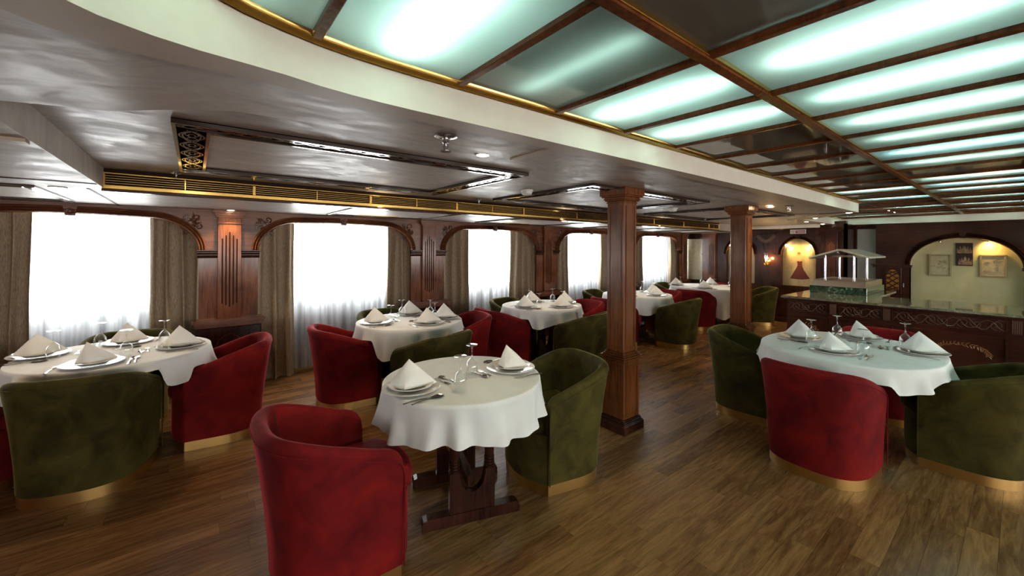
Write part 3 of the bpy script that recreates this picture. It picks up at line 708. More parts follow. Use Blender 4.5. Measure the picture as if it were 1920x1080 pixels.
# ------------------------------------------------------------------ tub chairs
def plan(hw, yb, yf, e=2.7, n=28):
    yc = yb+0.31; pts = []
    for s in (0, .006, .016, .03, .05, .075): pts.append((-hw, yf-s))
    for i in range(1, 5): pts.append((-hw, (yf-.075)+(yc-yf+.075)*i/5))
    for i in range(n+1):
        a = PI+PI*i/n; c, s = math.cos(a), math.sin(a)
        pts.append((hw*math.copysign(abs(c)**(2/e), c), yc+(yc-yb)*math.copysign(abs(s)**(2/e), s)))
    m_ = [(hw, q[1]) for q in pts[:10]][::-1]
    return pts+m_
YFR = .185
CB, CR = plan(.298, -.305, YFR), plan(.335, -.385, YFR)
NU = len(CB)
def rimh(y):
    t = min(1, max(0, (y+.385)/.60)); s = t*t*(3-2*t); return .765-.150*s
def make_chair(mat):
    t = thing('tub_chair', 'tub chair', 'chair', (0, 0, 0))
    rows = []; pipe = []; inner_rows = []
    for i in range(NU):
        pb, pr = Vector(CB[i]), Vector(CR[i])
        a, b = Vector(CB[max(i-1, 0)]), Vector(CB[min(i+1, NU-1)]); tg = (b-a).normalized(); n = Vector((tg.y, -tg.x))
        c = Vector((pb.x, pb.y+.02));
        if n.dot(Vector((pb.x, min(pb.y, 0)-.0001))) < 0: n = -n
        h = rimh(pr.y); s = YFR-pr.y
        R = .075
        if s < R: h = h-R+math.sqrt(max(0, R*R-(R-s)**2))
        th = .066; rr = th/2
        def at(z, off): 
            k = max(0, (z-.07)/.695)**1.5; p = pb+(pr-pb)*k; return (p.x-n.x*off, p.y-n.y*off, z)
        sec = [at(.07+(h-rr-.07)*j/8, 0) for j in range(9)]
        for j in range(1, 8):
            g_ = PI*j/8; q = at(h-rr, rr*(1-math.cos(g_))); sec.append((q[0], q[1], h-rr+rr*math.sin(g_)))
        sec += [at(h-rr+(.072-h+rr)*j/6, th) for j in range(7)]
        rows.append(sec); q = at(h-.042, -.002); pipe.append(q)
        inner_rows.append([at(h-rr+(.45-h+rr)*j/6, th+.0005) for j in range(7)])
    mb = MB().strip(rows); ns = len(rows[0])
    mb.f.append(tuple(range(ns))); mb.f.append(tuple((NU-1)*ns+j for j in range(ns)))
    obj('upholstered_shell', mb, mat, t, True, 70)
    path = [(pipe[0][0], pipe[0][1]+.001, z) for z in (.075, .2, .35, .48)]+pipe[0:]+[(pipe[-1][0], pipe[-1][1]+.001, z) for z in (.48, .35, .2, .075)]
    obj('piping', MB().tube(path, .0038, 6), mat, t)
    for i in (17, NU-18): obj('seam', MB().tube(inner_rows[i], .0022, 5), mat if mat == 'green' else 'seam', t)
    # seat front and cushion
    def bow(x, y0, k): return y0+k*(1-abs(x/.30)**2.4)
    pl = [(-.232, -.05), (-.232, .178)]+[(-.288+.576*i/20, bow(-.288+.576*i/20, .176, .125)) for i in range(21)]+[(.232, .178), (.232, -.05)]
    obj('seat_front', MB().prism(pl, .07, .372), mat, t, True, 40)
    rows = []
    for (z, sh_) in [(.370, .03), (.375, .012), (.390, .0), (.43, .0), (.452, .012), (.464, .035), (.470, .08)]:
        r = [(-.230+sh_, -.20+sh_, z)]+[((-.230+.46*i/14)*(1-sh_/.23), bow(-.23+.46*i/14, .19, .135)-sh_*.8, z) for i in range(15)]+[(.230-sh_, -.20+sh_, z)]
        rows.append(r)
    cb = MB().strip(rows, True); nn = len(rows[0]); cb.f.append(tuple(range(nn))); cb.f.append(tuple(6*nn+j for j in range(nn)))
    obj('seat_cushion', cb, mat, t, True, 60)
    pb = [(p[0]*.985, p[1]*.985) for p in CB]+[(.288-.576*i/20, bow(.288-.576*i/20, .172, .12)) for i in range(0, 21)]
    obj('base_band', MB().prism(pb, .0, .072), 'gold', t, True, 40)
    return t
proto = {'red': make_chair('red'), 'green': make_chair('green')}
used = {}
def chair(kind, x, y, head, label):
    rz = math.radians(head-90)
    if kind not in used: used[kind] = 1; o = place(proto[kind], (x, y, 0), rz); o['label'] = label
    else: o = dup(proto[kind], (x, y, 0), rz, label)
    o['group'] = 'velvet tub chairs'
    return o

# ------------------------------------------------------------------ tables
def table(cx, cy, rx, ry, label, rz=0.0, sx0=.215, fl=1.0):
    t = thing('dining_table', label, 'table', (cx, cy, 0), rz, 'dining tables')
    e = [((rx-.012)*math.cos(2*PI*i/40), (ry-.012)*math.sin(2*PI*i/40)) for i in range(40)]
    obj('tabletop', MB().prism(e, .715, .742), 'wood_dark', t, True)
    for sx in (-sx0, sx0):
        ft = [(-.285, 0), (.285, 0), (.285, .035), (.275, .055), (.255, .062), (-.255, .062), (-.275, .055), (-.285, .035)]
        fo = obj('foot', MB().prism([(u*fl, v) for u, v in ft], sx-.03, sx+.03, lambda u, v, w: (w, u, v)), 'wood_dark', t, False)
        blk = [(-.13, .062), (.13, .062), (.13, .285), (.075, .285), (.075, .26), (.062, .21), (.035, .175), (0, .165), (-.035, .175), (-.062, .21), (-.075, .26), (-.075, .285), (-.13, .285)]
        obj('cradle_block', MB().prism(blk, sx-.024, sx+.024, lambda u, v, w: (w, u, v)), 'wood_dark', t, False)
        for sy in (-.103, .103):
            pr = [(.026, .285)]
            for q in range(4): pr += [(.030, .292+.016*q), (.030, .298+.016*q), (.022, .300+.016*q), (.022, .305+.016*q)]
            pr += [(.027, .36), (.026, .55), (.024, .66), (.032, .69), (.034, .715)]
            obj('leg', MB().lathe(pr, 16, (sx, sy, 0)), 'wood_dark', t, True, 50)
    obj('stretcher', MB().bevbox(-sx0+.023, sx0-.023, -.022, .022, .17, .235, .006), 'wood_dark', t, False)
    return t
def tablecloth(cx, cy, rx, ry, label, chairs=(), base=.17, corner=.27, nf=17, ex=2.0, seed=1, rot0=0.0, extra=None, famp=.02):
    N = 200; rr = random.Random(seed); ph = [rr.random()*6 for _ in range(4)]
    def E(a, k=1.0):
        c, s = math.cos(a), math.sin(a); return (rx*k*math.copysign(abs(c)**(2/ex), c), ry*k*math.copysign(abs(s)**(2/ex), s))
    arms = []
    for (px, py, hd) in chairs:
        h = math.radians(hd); fx, fy = math.cos(h), math.sin(h); sx, sy = fy, -fx
        for s in (-.30, .30):
            # where the arm line crosses the hanging cloth
            best = None
            for q in range(60):
                l = .18-.5*q/60; X, Y = px+s*sx+l*fx-cx, py+s*sy+l*fy-cy
                d = (abs(X)/(rx+.02))**ex+(abs(Y)/(ry+.02))**ex
                if d >= 1: best = (math.atan2(Y, X), l, q); break
            if best and best[2] > 0: arms.append((best[0], rimh(best[1])))
    rows = []
    for k in (0.02, .3, .6, .85, .96, .99):
        rows.append([(E(2*PI*i/N, k)[0], E(2*PI*i/N, k)[1], .7475) for i in range(N)])
    rows.append([(E(2*PI*i/N, 1.0)[0], E(2*PI*i/N, 1.0)[1], .745) for i in range(N)])
    nt = 10
    for j in range(1, nt+1):
        tt = j/nt; row = []
        for i in range(N):
            a = 2*PI*i/N; x0, y0 = E(a); d = Vector((x0/rx/rx, y0/ry/ry)).normalized()
            drop = base+(corner-base)*abs(math.sin(2*(a-rot0)))**3
            if extra: drop += extra(a)
            drop += .012*math.sin(5*a+ph[0])
            lift = 0
            for (aa, hh) in arms:
                da = abs((a-aa+PI) % (2*PI)-PI); q = min(1, max(0, (math.radians(12)-da)/math.radians(7))); q = q*q*(3-2*q)
                tgt = .745-(hh+.012)
                drop = drop*(1-q)+min(drop, max(.05, tgt))*q; lift = max(lift, q)
            wv = (math.sin(nf*a+ph[1]+.8*math.sin(3*a+ph[2]))+.5*math.sin((nf*1.7//1)*a+ph[3]))
            off = .006*min(1, tt*4)+.030*tt*tt*.8+famp*wv*tt**1.3*(1-.6*lift)
            row.append((x0+d.x*off, y0+d.y*off, .741-drop*tt))
        rows.append(row)
    mb = MB().strip(rows, True); mb.f.append(tuple(range(N)))
    o = obj('tablecloth', mb, 'cloth', None, True, 70); o.location = (cx, cy, 0.0015)
    return tag(o, label, 'tablecloth', 'white tablecloths')

# place setting prototypes
def lathe_mesh(name, prof, mat, n=36): return mesh(name, MB().lathe(prof, n, caps=False), M[mat], True, 50)
ME = {}
ME['charger'] = lathe_mesh('charger_plate', [(0, .002), (.09, .002), (.10, .004), (.155, .014), (.160, .017), (.158, .019), (.105, .010), (.095, .007), (0, .006)], 'china', 44)
ME['plate'] = lathe_mesh('dinner_plate', [(0, .0), (.06, .0), (.072, .003), (.10, .017), (.124, .025), (.125, .028), (.10, .022), (.076, .009), (.066, .006), (0, .005)], 'china', 44)
ME['goblet'] = lathe_mesh('wine_glass', [(.0345, 0), (.0375, .03), (.0385, .055), (.034, .085), (.020, .105), (.008, .116), (.0045, .124), (.0042, .165), (.006, .185), (.015, .1915), (.034, .194), (.036, .1955), (.034, .197), (0, .1975), ], 'glass', 28)
# inner wall of the bowl
gm = MB().lathe([(.0345, 0), (.0375, .03), (.0385, .055), (.034, .085), (.020, .105), (.008, .116), (.0045, .124), (.0042, .165), (.006, .185), (.015, .1915), (.034, .194), (.036, .1955), (.034, .197), (0, .1975)], 28, caps=False)
ME['goblet'] = mesh('wine_glass', gm, M['glass'], True, 50)
def napkin_mesh(style):
    if style == 0: A, Lc, Fc_, Rc, Bc = (-.012, .012, .148), (-.128, .030, .004), (-.045, -.062, .001), (.142, -.012, .008), (.03, .082, .002)
    else: A, Lc, Fc_, Rc, Bc = (-.03, .0, .140), (-.085, .012, .003), (-.03, -.070, .001), (.128, -.022, .006), (.02, .088, .002)
    mb = MB(); n = 10
    def tri(a, b, c, puff, sag):
        a, b, c = Vector(a), Vector(b), Vector(c); nn = (b-a).cross(c-a).normalized()
        mid = (a+b+c)/3
        if nn.dot(mid-Vector((0, .01, .03))) < 0: nn = -nn
        idx = {}
        o = len(mb.v)
        for i in range(n+1):
            for j in range(n+1-i):
                u, v = i/n, j/n; w_ = 1-u-v
                p = a*w_+b*u+c*v
                p = p+nn*(puff*27*u*v*w_+.010*math.sin(PI*(1-w_))*math.sin(PI*v/(u+v+1e-6))*.6)
                if w_ < .999: p.z = max(.0005, p.z-sag*4*u*v*(1-w_))
                idx[(i, j)] = len(mb.v); mb.v.append(tuple(p))
        for i in range(n):
            for j in range(n-i):
                mb.f.append((idx[(i, j)], idx[(i+1, j)], idx[(i, j+1)]))
                if i+j < n-1: mb.f.append((idx[(i+1, j)], idx[(i+1, j+1)], idx[(i, j+1)]))
    tri(A, Lc, Fc_, .006, .0); tri(A, Fc_, Rc, .010, .012); tri(A, Rc, Bc, .008, .0); tri(A, Bc, Lc, .008, .0)
    return mesh('napkin', mb, M['napkin'], True, 32)
ME['nap'] = [napkin_mesh(0), napkin_mesh(1)]
def handle(mb, L, w0, w1, z=.0025):
    pts = []; n = 10
    rows = []
    for i in range(n+1):
        u = i/n; y = -L/2+L*.62*u; w_ = w0+(w1-w0)*u**.7; zz = .002+.004*math.sin(PI*u)
        rows.append([(-w_, y, zz), (-w_*.5, y, zz+.0022), (w_*.5, y, zz+.0022), (w_, y, zz), (w_*.5, y, zz-.0014), (-w_*.5, y, zz-.0014)])
    o = len(mb.v); mb.strip(rows, True); mb.f.append(tuple(o+i for i in range(6))); mb.f.append(tuple(o+n*6+i for i in range(6)))
def spoon_mb(L):
    mb = MB(); handle(mb, L, .0085, .0035); rows = []
    for i in range(11):
        u = i/10; y = L*.12+L*.40*u*.95; w_ = .0035+.019*math.sin(PI*min(1, u*.92+.06))**.8*(L/.19); row = []
        for j in range(9):
            a = -1+2*j/8; row.append((a*w_, y, .002+.007*abs(a)**2*min(1, w_/.012)))
        rows.append(row)
    mb.strip(rows); mb.strip([[(p[0], p[1], p[2]-.0016) for p in r] for r in rows]); return mb
def fork_mb(L):
    mb = MB(); handle(mb, L, .0085, .0035); rows = []
    y0 = L*.12
    for i in range(7):
        u = i/6; w_ = .0035+.0095*u**.7; y = y0+L*.14*u; z = .004-.002*u
        rows.append([(-w_, y, z), (-w_*.4, y, z-.001), (w_*.4, y, z-.001), (w_, y, z), (w_, y, z+.0016), (-w_, y, z+.0016)])
    mb.strip(rows, True)
    for k in range(4):
        x_ = -.0105+.007*k; mb.box(x_-.0016, x_+.0016, y0+L*.13, L*.5, .002, .0036)
    return mb
def knife_mb(L):
    mb = MB(); handle(mb, L, .0085, .006); y0 = L*.11
    bl = [(-.007, y0), (.007, y0), (.0095, y0+.03), (.009, L*.44), (.002, L*.5), (-.006, L*.49), (-.007, L*.4)]
    mb.prism(bl, .0012, .0030); return mb
ME['spoon'] = mesh('spoon', spoon_mb(.195), M['cutlery'], True, 60); ME['teaspoon'] = mesh('dessert_spoon', spoon_mb(.155), M['cutlery'], True, 60)
ME['fork'] = mesh('fork', fork_mb(.195), M['cutlery'], True, 50); ME['smallfork'] = mesh('dessert_fork', fork_mb(.15), M['cutlery'], True, 50); ME['knife'] = mesh('knife', knife_mb(.215), M['cutlery'], True, 50)
TZ = .7505
def item(name, me, x, y, z, rz, label, cat, group):
    o = bpy.data.objects.new(name, me); COL.objects.link(o); o.location = (x, y, z); o.rotation_euler = (0, 0, rz); return tag(o, label, cat, group)
def setting(x, y, head, where_, style, glass=(.15, .11), small=True, nrot=0.0, fork=True):
    """x, y plate centre; head: direction the diner looks (degrees)"""
    h = math.radians(head); f = Vector((math.cos(h), math.sin(h))); r = Vector((f.y, -f.x)); rz = h-PI/2
    def at(a, b): p = Vector((x, y))+r*a+f*b; return p.x, p.y
    item('charger_plate', ME['charger'], x, y, TZ-.001, 0, 'large white charger plate %s' % where_, 'plate', 'charger plates')
    item('dinner_plate', ME['plate'], *at(.004, -.004), TZ+.0065, 0, 'white dinner plate under the napkin %s' % where_, 'plate', 'dinner plates')
    n = item('napkin', ME['nap'][style], *at(0, 0), TZ+.019, math.atan2(-x, y)+nrot, 'folded white napkin %s' % where_, 'napkin', 'folded napkins')
    item('wine_glass', ME['goblet'], *at(*glass), TZ, 0, 'upturned wine glass %s' % where_, 'glass', 'upturned glasses')
    item('knife', ME['knife'], *at(.185, -.02), TZ, rz+.04, 'steel knife right of the plate %s' % where_, 'knife', 'knives')
    if fork: item('fork', ME['fork'], *at(-.185, -.02), TZ, rz-.05, 'steel fork left of the plate %s' % where_, 'fork', 'forks')
    item('spoon', ME['spoon'], *at(.212, .0), TZ, rz+.10, 'steel soup spoon beside the knife %s' % where_, 'spoon', 'soup spoons')
    if small:
        item('dessert_spoon', ME['teaspoon'], *at(-.02, .235), TZ, rz+PI/2+.2, 'small dessert spoon above the plate %s' % where_, 'spoon', 'dessert spoons')
        item('dessert_fork', ME['smallfork'], *at(.0, .195), TZ, rz-PI/2+.15, 'small dessert fork above the plate %s' % where_, 'fork', 'dessert forks')

# front two-seat table, its base turned
C2 = [(-2.085, .58, 91, 'red'), (-2.07, 1.98, 257, 'green')]
table(-2.155, 1.32, .465, .485, 'two-seat table on turned dark legs in front, under a white cloth', math.radians(-18))
tablecloth(-2.155, 1.32, .465, .485, 'white cloth with wavy hem on the front two-seat table', [], .205, .205, 15, 2.0, 3, famp=.022)
chair('red', *C2[0][:3], 'bright red velvet tub chair in the front centre, at the two-seat table')
chair('green', *C2[1][:3], 'green velvet tub chair at the two-seat table, just before the near column')
setting(-2.135, .965, 90, 'before the front red chair at the two-seat table', 0, (.20, .20), True, .12, False)
setting(-2.095, 1.645, 262, 'before the green chair at the two-seat table', 1, (-.02, .29), True, -.1)
TB = {
 'T1': dict(c=(-4.22, -.44), r=(.53, .555), nm='leftmost window table', ch=[('green', -3.82, -.53, 167, 'with its back to the room'), ('red', -4.17, .17, 262, 'on the right side'), ('green', -4.80, -.48, 350, 'on the window side'), ('red', -4.22, -1.14, 88, 'cut off by the left edge')], base=.16, corner=.20),
 'T3': dict(c=(-4.17, 1.87), r=(.545, .56), nm='second window table', ch=[('red', -4.25, 1.25, 87, 'on the left side'), ('green', -3.52, 1.78, 197, 'with its back to the room'), ('red', -4.10, 2.43, 258, 'on the right side'), ('green', -4.74, 1.85, 0, 'on the window side')], base=.17, corner=.29),
 'T4': dict(c=(-4.21, 3.86), r=(.52, .575), nm='third window table', ch=[('red', -4.25, 3.23, 87, 'on the left side'), ('green', -3.46, 3.82, 192, 'with its back to the room'), ('red', -4.07, 4.43, 264, 'on the right side'), ('green', -4.75, 3.82, 10, 'on the window side')], base=.17, corner=.22),
 'T5': dict(c=(-4.22, 6.13), r=(.57, .59), nm='fourth window table', ch=[('red', -4.10, 5.38, 80, 'on the left side'), ('green', -3.49, 6.12, 188, 'facing the windows'), ('red', -4.20, 6.80, 262, 'on the right side'), ('green', -4.80, 5.95, 14, 'on the window side')], base=.2, corner=.28),
 'T6': dict(c=(-4.17, 8.58), r=(.74, .70), nm='far corner table', ch=[('red', -3.99, 7.76, 95, 'on the near side'), ('green', -3.46, 9.22, 222, 'half hidden by the far column'), ('red', -4.45, 9.33, 280, 'against the far wall'), ('green', -4.92, 8.52, 5, 'on the window side')], base=.22, corner=.46),
 'T7': dict(c=(-.90, 4.23), r=(.575, .66), nm='table by the bar', ch=[('green', -1.60, 4.20, 6, 'on the left side'), ('red', -.90, 3.55, 87, 'with its back to the room'), ('red', -.84, 5.08, 280, 'next to the bar'), ('green', -.27, 4.37, 178, 'on the right side')], base=.13, corner=.155),
}
for key, T in TB.items():
    cx, cy = T['c']; rx, ry = T['r']
    table(cx, cy, rx, ry, 'dark wooden pedestal table hidden under the cloth of the %s' % T['nm'], 0.0, .075, .75)
    tablecloth(cx, cy, rx, ry, 'white tablecloth draped over the %s' % T['nm'], [q[1:4] for q in T['ch']], T['base'], T['corner'], 16, 2.3 if key == 'T7' else 2.05, ord(key[1]), 0.0, (lambda a: .16*max(0, math.cos(a-.1))) if key == 'T6' else None, .018)
    for q in T['ch']: chair(q[0], q[1], q[2], q[3], '%s tub chair %s of the %s' % ({'red': 'red', 'green': 'olive green'}[q[0]], q[4], T['nm']))
NAMES = {'-y': 'left', '+x': 'room', '+y': 'right', '-x': 'window'}
SET = {
 'T1': [(-4.38, -.87, 85, 'left', 0, .1), (-3.86, -.53, 178, 'near', 1, .3), (-4.55, -.42, 0, 'window', 0, -.3), (-4.15, -.08, 268, 'right', 0, -.25)],
 'T3': [(-4.21, 1.50, 88, 'left', 0, .0), (-3.86, 1.93, 185, 'near', 0, .4), (-4.51, 2.02, 0, 'window', 0, .2), (-4.06, 2.23, 265, 'right', 0, -.25)],
 'T4': [(-4.12, 3.48, 88, 'left', 0, .1), (-3.86, 3.90, 185, 'near', 0, .3), (-4.50, 3.92, 0, 'window', 0, .1), (-4.15, 4.26, 265, 'right', 0, -.25)],
 'T5': [(-4.20, 5.72, 88, 'left', 0, .1), (-3.85, 6.15, 185, 'near', 0, .2), (-4.55, 6.14, 0, 'window', 0, .1), (-4.14, 6.50, 265, 'right', 0, -.25)],
 'T6': [(-3.98, 8.06, 92, 'near', 0, .1), (-4.70, 8.28, 20, 'window', 0, .3), (-3.72, 8.86, 200, 'right', 0, .2), (-4.34, 9.08, 275, 'far', 0, -.25)],
 'T7': [(-1.25, 4.30, 5, 'left', 0, -.2), (-.92, 3.92, 88, 'near', 1, .3), (-.49, 4.43, 180, 'right', 0, .15), (-.91, 4.72, 275, 'bar', 1, -.25)],
}
for key, L in SET.items():
    for (x, y, hd, sd, st, nr) in L:
        if key == 'T7' and sd == 'near': gl = (.17, .05)
        else: gl = (.15, .11)
        setting(x, y, hd, 'at the %s side of the %s' % (sd, TB[key]['nm']), st, gl, key in ('T1', 'T7', 'T3'), nr)

# ------------------------------------------------------------------ far wall with niches
Bw = lambda y: (lambda u, v, w: (u, y-w, v))
wb = MB()
N1, N2 = (-4.34, -3.73), (-3.21, -2.60)
ZN0, ZNI, ZNT = .78, 1.43, 1.765
def niche_arch(a, b, n=16):
    c, r = (a+b)/2, (b-a)/2; return [(c-r*math.cos(PI*i/n), ZNI+(ZNT-ZNI)*math.sin(PI*i/n)) for i in range(n+1)]
wb.box(-5.74, -2.12, YF, YF+.12, 0, ZN0)
for a, b in ((-5.74, -5.41), (-4.90, N1[0]), (N1[1], N2[0]), (N2[1], -2.12)): wb.box(a, b, YF, YF+.12, ZN0, 2.0)
wb.box(-5.41, -4.90, YF, YF+.12, 1.79, 2.0)
for a, b in (N1, N2):
    A = niche_arch(a, b); wb.strip([[(p[0], YF, p[1]) for p in A], [(p[0], YF, 2.0) for p in A]])
    wb.strip([[(p[0], YF, p[1]) for p in A], [(p[0], YF+.10, p[1]) for p in A]])
wb.box(-5.75, 4.8, 11.05, 11.15, 0, 2.45)
wb.box(-2.16, -2.12, YF, 10.62, 0, 2.05)
wb.box(-3.82, -2.12, YF, YF+.12, 2.0, 2.1)
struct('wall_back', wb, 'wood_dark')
for k, (a, b) in enumerate((N1, N2)):
    nm = ('half hidden by the far column', 'left of the buffet hood')[k]
    t = thing('wall_niche_arch', 'dark moulded arch surround of the niche %s' % nm, 'arch', (0, 0, 0), 0, 'niche arches')
    A = [(a, ZN0)]+niche_arch(a, b)+[(b, ZN0)]
    obj('moulding', sweep2d(MB(), niche_arch(a, b), [(q[0]*.9, max(q[1], .0005)) for q in mould_prof], Bw(YF)), 'wood_dark', t, True, 60)
    c = (a+b)/2
    obj('keystone', MB().prism([(c-.03, 1.755), (c+.03, 1.755), (c+.045, 1.86), (c-.045, 1.86)], 0, .035, Bw(YF)), 'wood_dark', t, False)
    for x0, x1 in ((a-.16, a), (b, b+.16)):
        im = MB()
        for (o_, z0, z1) in ((.012, 1.36, 1.395), (.02, 1.395, 1.41), (.03, 1.41, 1.43)): im.box(x0, x1, YF-o_, YF, z0, z1)
        obj('impost', im, 'wood_dark', t, False)
    p = thing('poster', 'arched newsprint poster with a red gown, niche %s' % nm, 'poster', (0, 0, 0), 0, 'niche posters')
    pb = [(a, ZN0)]+[(q[0], q[1]) for q in niche_arch(a, b)]+[(b, ZN0)]
    obj('sheet', MB().prism(pb, -.10, -.095, Bw(YF)), 'poster', p, False)
    cx = c-.02; z0 = .93
    gown = [(-.17, 0), (-.06, -.012), (.06, -.012), (.18, .012), (.13, .09), (.10, .15), (.092, .17), (.085, .155), (.07, .20), (.045, .27), (.042, .32), (.05, .37), (.038, .36), (.018, .375), (0, .355), (-.018, .375), (-.036, .362), (-.05, .372), (-.036, .32), (-.034, .28), (-.06, .22), (-.10, .14), (-.14, .06)]
    obj('gown', MB().prism([(cx+.02+u, z0+v) for u, v in gown], -.095, -.092, Bw(YF)), 'dress', p, False)
    obj('emblem', MB().prism([(cx+.01+.028*math.cos(q)*(1+.3*math.sin(3*q)), 1.46+.028*math.sin(q)) for q in [2*PI*i/12 for i in range(12)]], -.095, -.092, Bw(YF)), 'inlay', p, False)
    fc = bpy.data.curves.new('lettering', 'FONT'); fc.body = 'UCCE'; fc.size = .062; fc.space_character = 1.5; fc.align_x = 'CENTER'; fc.extrude = .0015
    to = bpy.data.objects.new('lettering_source', fc); COL.objects.link(to); dg = bpy.context.evaluated_depsgraph_get(); dg.update()
    me = bpy.data.meshes.new_from_object(to.evaluated_get(dg)); bpy.data.objects.remove(to); me.name = 'lettering'; me.materials.clear(); me.materials.append(M['ink'])
    lo = bpy.data.objects.new('lettering', me); COL.objects.link(lo); lo.parent = p; lo.location = (cx+.01, YF+.094, 1.555); lo.rotation_euler = (PI/2, 0, 0)
    ct = MB().box(a, b, YF+.02, YF+.09, ZN0-.03, ZN0)
    obj('sill_board', ct, 'wood_dark', t, False)
    for sx, nm2 in ((a+.085, 'left'), (b-.085, 'right')):
        if k == 0 and nm2 == 'right': continue
        lt = thing('niche_spotlight', 'small warm spotlight at the upper %s of the niche %s' % (nm2, nm), 'spotlight', (sx, YF+.03, ZNI+.185), 0, 'niche spotlights')
        obj('lamp', MB().lathe([(.016, -.0), (.022, .012), (.014, .03), (.0, .032)], 14), 'bulb', lt)
        obj('bracket', MB().tube([(0, .0, .03), (0, .02, .06)], .004, 6), 'brass', lt)
        l = bpy.data.lights.new('niche_light', 'SPOT'); l.energy = 4.5; l.color = (1, .60, .16); l.spot_size = 2.1; l.spot_blend = .9; l.shadow_soft_size = .02
        lo_ = bpy.data.objects.new('niche_light', l); lo_.location = (sx, YF+.012, ZNI+.17); d = Vector((c-sx, .09, -.16)); lo_.rotation_euler = d.to_track_quat('-Z', 'Y').to_euler(); COL.objects.link(lo_)
# pale papered panel in the corner
t = thing('wall_panel', 'pale wallpapered panel in the corner beside the last window', 'wall panel', (0, 0, 0))
obj('paper', MB().box(-5.41, -4.90, YF+.05, YF+.07, ZN0, 1.79), 'wallpaper', t, False)
obj('frame', MB().box(-5.43, -5.40, YF-.012, YF, ZN0, 1.80).box(-4.91, -4.88, YF-.012, YF, ZN0, 1.80), 'wood', t, False)
for (x, nm, mt) in ((-4.73, 'between the pale panel and the first niche', 'wood'), (-2.34, 'right of the gown poster', 'wood_dark')):
    t = thing('pilaster', 'fluted mahogany pilaster on the far wall %s' % nm, 'pilaster', (x, YF, 0), 0, 'far wall pilasters')
    obj('backboard', MB().box(-.17, .17 if x < -3 else .13, -.02, 0, .78, 1.93 if x < -3.9 else 1.968), mt, t, False)
    obj('shaft', MB().bevbox(-.02, .15, -.05, -.02, .80, 1.90, .004) if x < -3 else MB().bevbox(-.10, .10, -.05, -.02, .8, 1.9, .004), mt, t, False)
    obj('pedestal', MB().bevbox(-.19, .19, -.07, 0, 0, .76, .006), 'wood_dark', t, False)
    lg = MB().box(-.20, .20, -.085, 0, .76, .785); obj('ledge', lg, 'wood_dark', t, False)
    cap = MB().box(-.18, .18, -.06, 0, 1.89, 1.91).box(-.19, .19, -.075, 0, 1.91, 1.929); obj('capital', cap, mt, t, False)
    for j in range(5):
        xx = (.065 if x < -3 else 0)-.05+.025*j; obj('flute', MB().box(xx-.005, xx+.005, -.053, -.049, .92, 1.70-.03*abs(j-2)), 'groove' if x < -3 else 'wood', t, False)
    im = MB().box(-.175, -.02 if x < -3 else -.11, -.04, 0, 1.40, 1.44); obj('impost', im, mt, t, False)
sw = thing('carved_swag', 'dark carved garland panel on the far wall above the lit sconce', 'carving', (0, 0, 0))
obj('panel', MB().bevbox(-3.74, -3.27, YF-.008, YF, 1.66, 1.88, .003), 'wood_dark', sw, False)
c = MB()
for i in range(13):
    u = i/12; x_, z_ = -3.66+.31*u, 1.83-.11*math.sin(PI*u); carving(c, x_, z_, .36, 1, Bw(YF-.008), i)
o = obj('garland', c, 'scroll', sw); o['kind'] = 'stuff'
sw = thing('carved_swag', 'dark carved garland on the far wall above right of the gown poster', 'carving', (0, 0, 0))
c = MB()
for i in range(7): carving(c, -2.52+.05*i, 1.84-.05*math.sin(PI*i/6), .5, 1, Bw(YF), 40+i)
o = obj('garland', c, 'wood_dark', sw); o['kind'] = 'stuff'
sg = thing('wall_sign', 'small white and red sign on the far wall above the gown poster', 'sign', (0, 0, 0))
obj('plate', MB().bevbox(-3.045, -2.765, YF-.012, YF-.002, 1.870, 1.958, .003), 'sign_white', sg, False)
obj('red_field', MB().box(-2.95, -2.78, YF-.0135, YF-.012, 1.885, 1.944), 'sign_red', sg, False)
obj('round_mark', MB().tube([(-2.998+.026*math.cos(a), YF-.013, 1.914+.026*math.sin(a)) for a in [2*PI*i/20 for i in range(20)]], .003, 5, True), 'ink', sg)
obj('bar_mark', MB().tube([(-3.016, YF-.013, 1.932), (-2.98, YF-.013, 1.896)], .003, 5), 'ink', sg)
for i, z in enumerate((1.926, 1.903)): obj('white_line', MB().box(-2.94+.03*i, -2.79, YF-.0145, YF-.0135, z-.005, z+.005), 'sign_white', sg, False)
struct('trim_2', MB().bevbox(-3.80, -2.53, YF-.06, YF, 1.985, 2.058, .008), 'cream')
struct('trim_3', MB().bevbox(-3.80, -2.14, YF-.045, YF, 1.968, 1.985, .003), 'wood_dark')
struct('baseboard_back', MB().bevbox(-5.3, -2.16, YF-.03, YF, 0, .10, .004), 'wood_dark')
# sconce
sx_, sy_ = -3.46, YF
t = thing('wall_sconce', 'lit brass wall sconce with a clear tulip glass shade on the far wall', 'wall lamp', (sx_, sy_, 1.27))
obj('backplate', MB().lathe([(.0, -.001), (.05, -.001), (.052, -.008), (.03, -.016), (.0, -.02)], 18, (0, 0, 0), 'Y'), 'brass', t)
obj('arm', MB().tube([(0, -.015, 0), (0, -.05, -.05), (0, -.09, -.06), (0, -.11, -.03), (0, -.11, .02)], .009, 8), 'brass', t)
lf = MB()
for k in range(5):
    a = 2*PI*k/5; lf.tube([(0, -.10, -.03), (.03*math.cos(a), -.10+.03*math.sin(a), -.06), (.045*math.cos(a), -.10+.045*math.sin(a), -.02)], [.006, .014, .004], 6)
obj('leaf_cup', lf, 'brass', t)
obj('bulb', MB().lathe([(0, .02), (.014, .03), (.017, .05), (.010, .08), (0, .10)], 12, (0, -.11, 0)), 'flame', t)
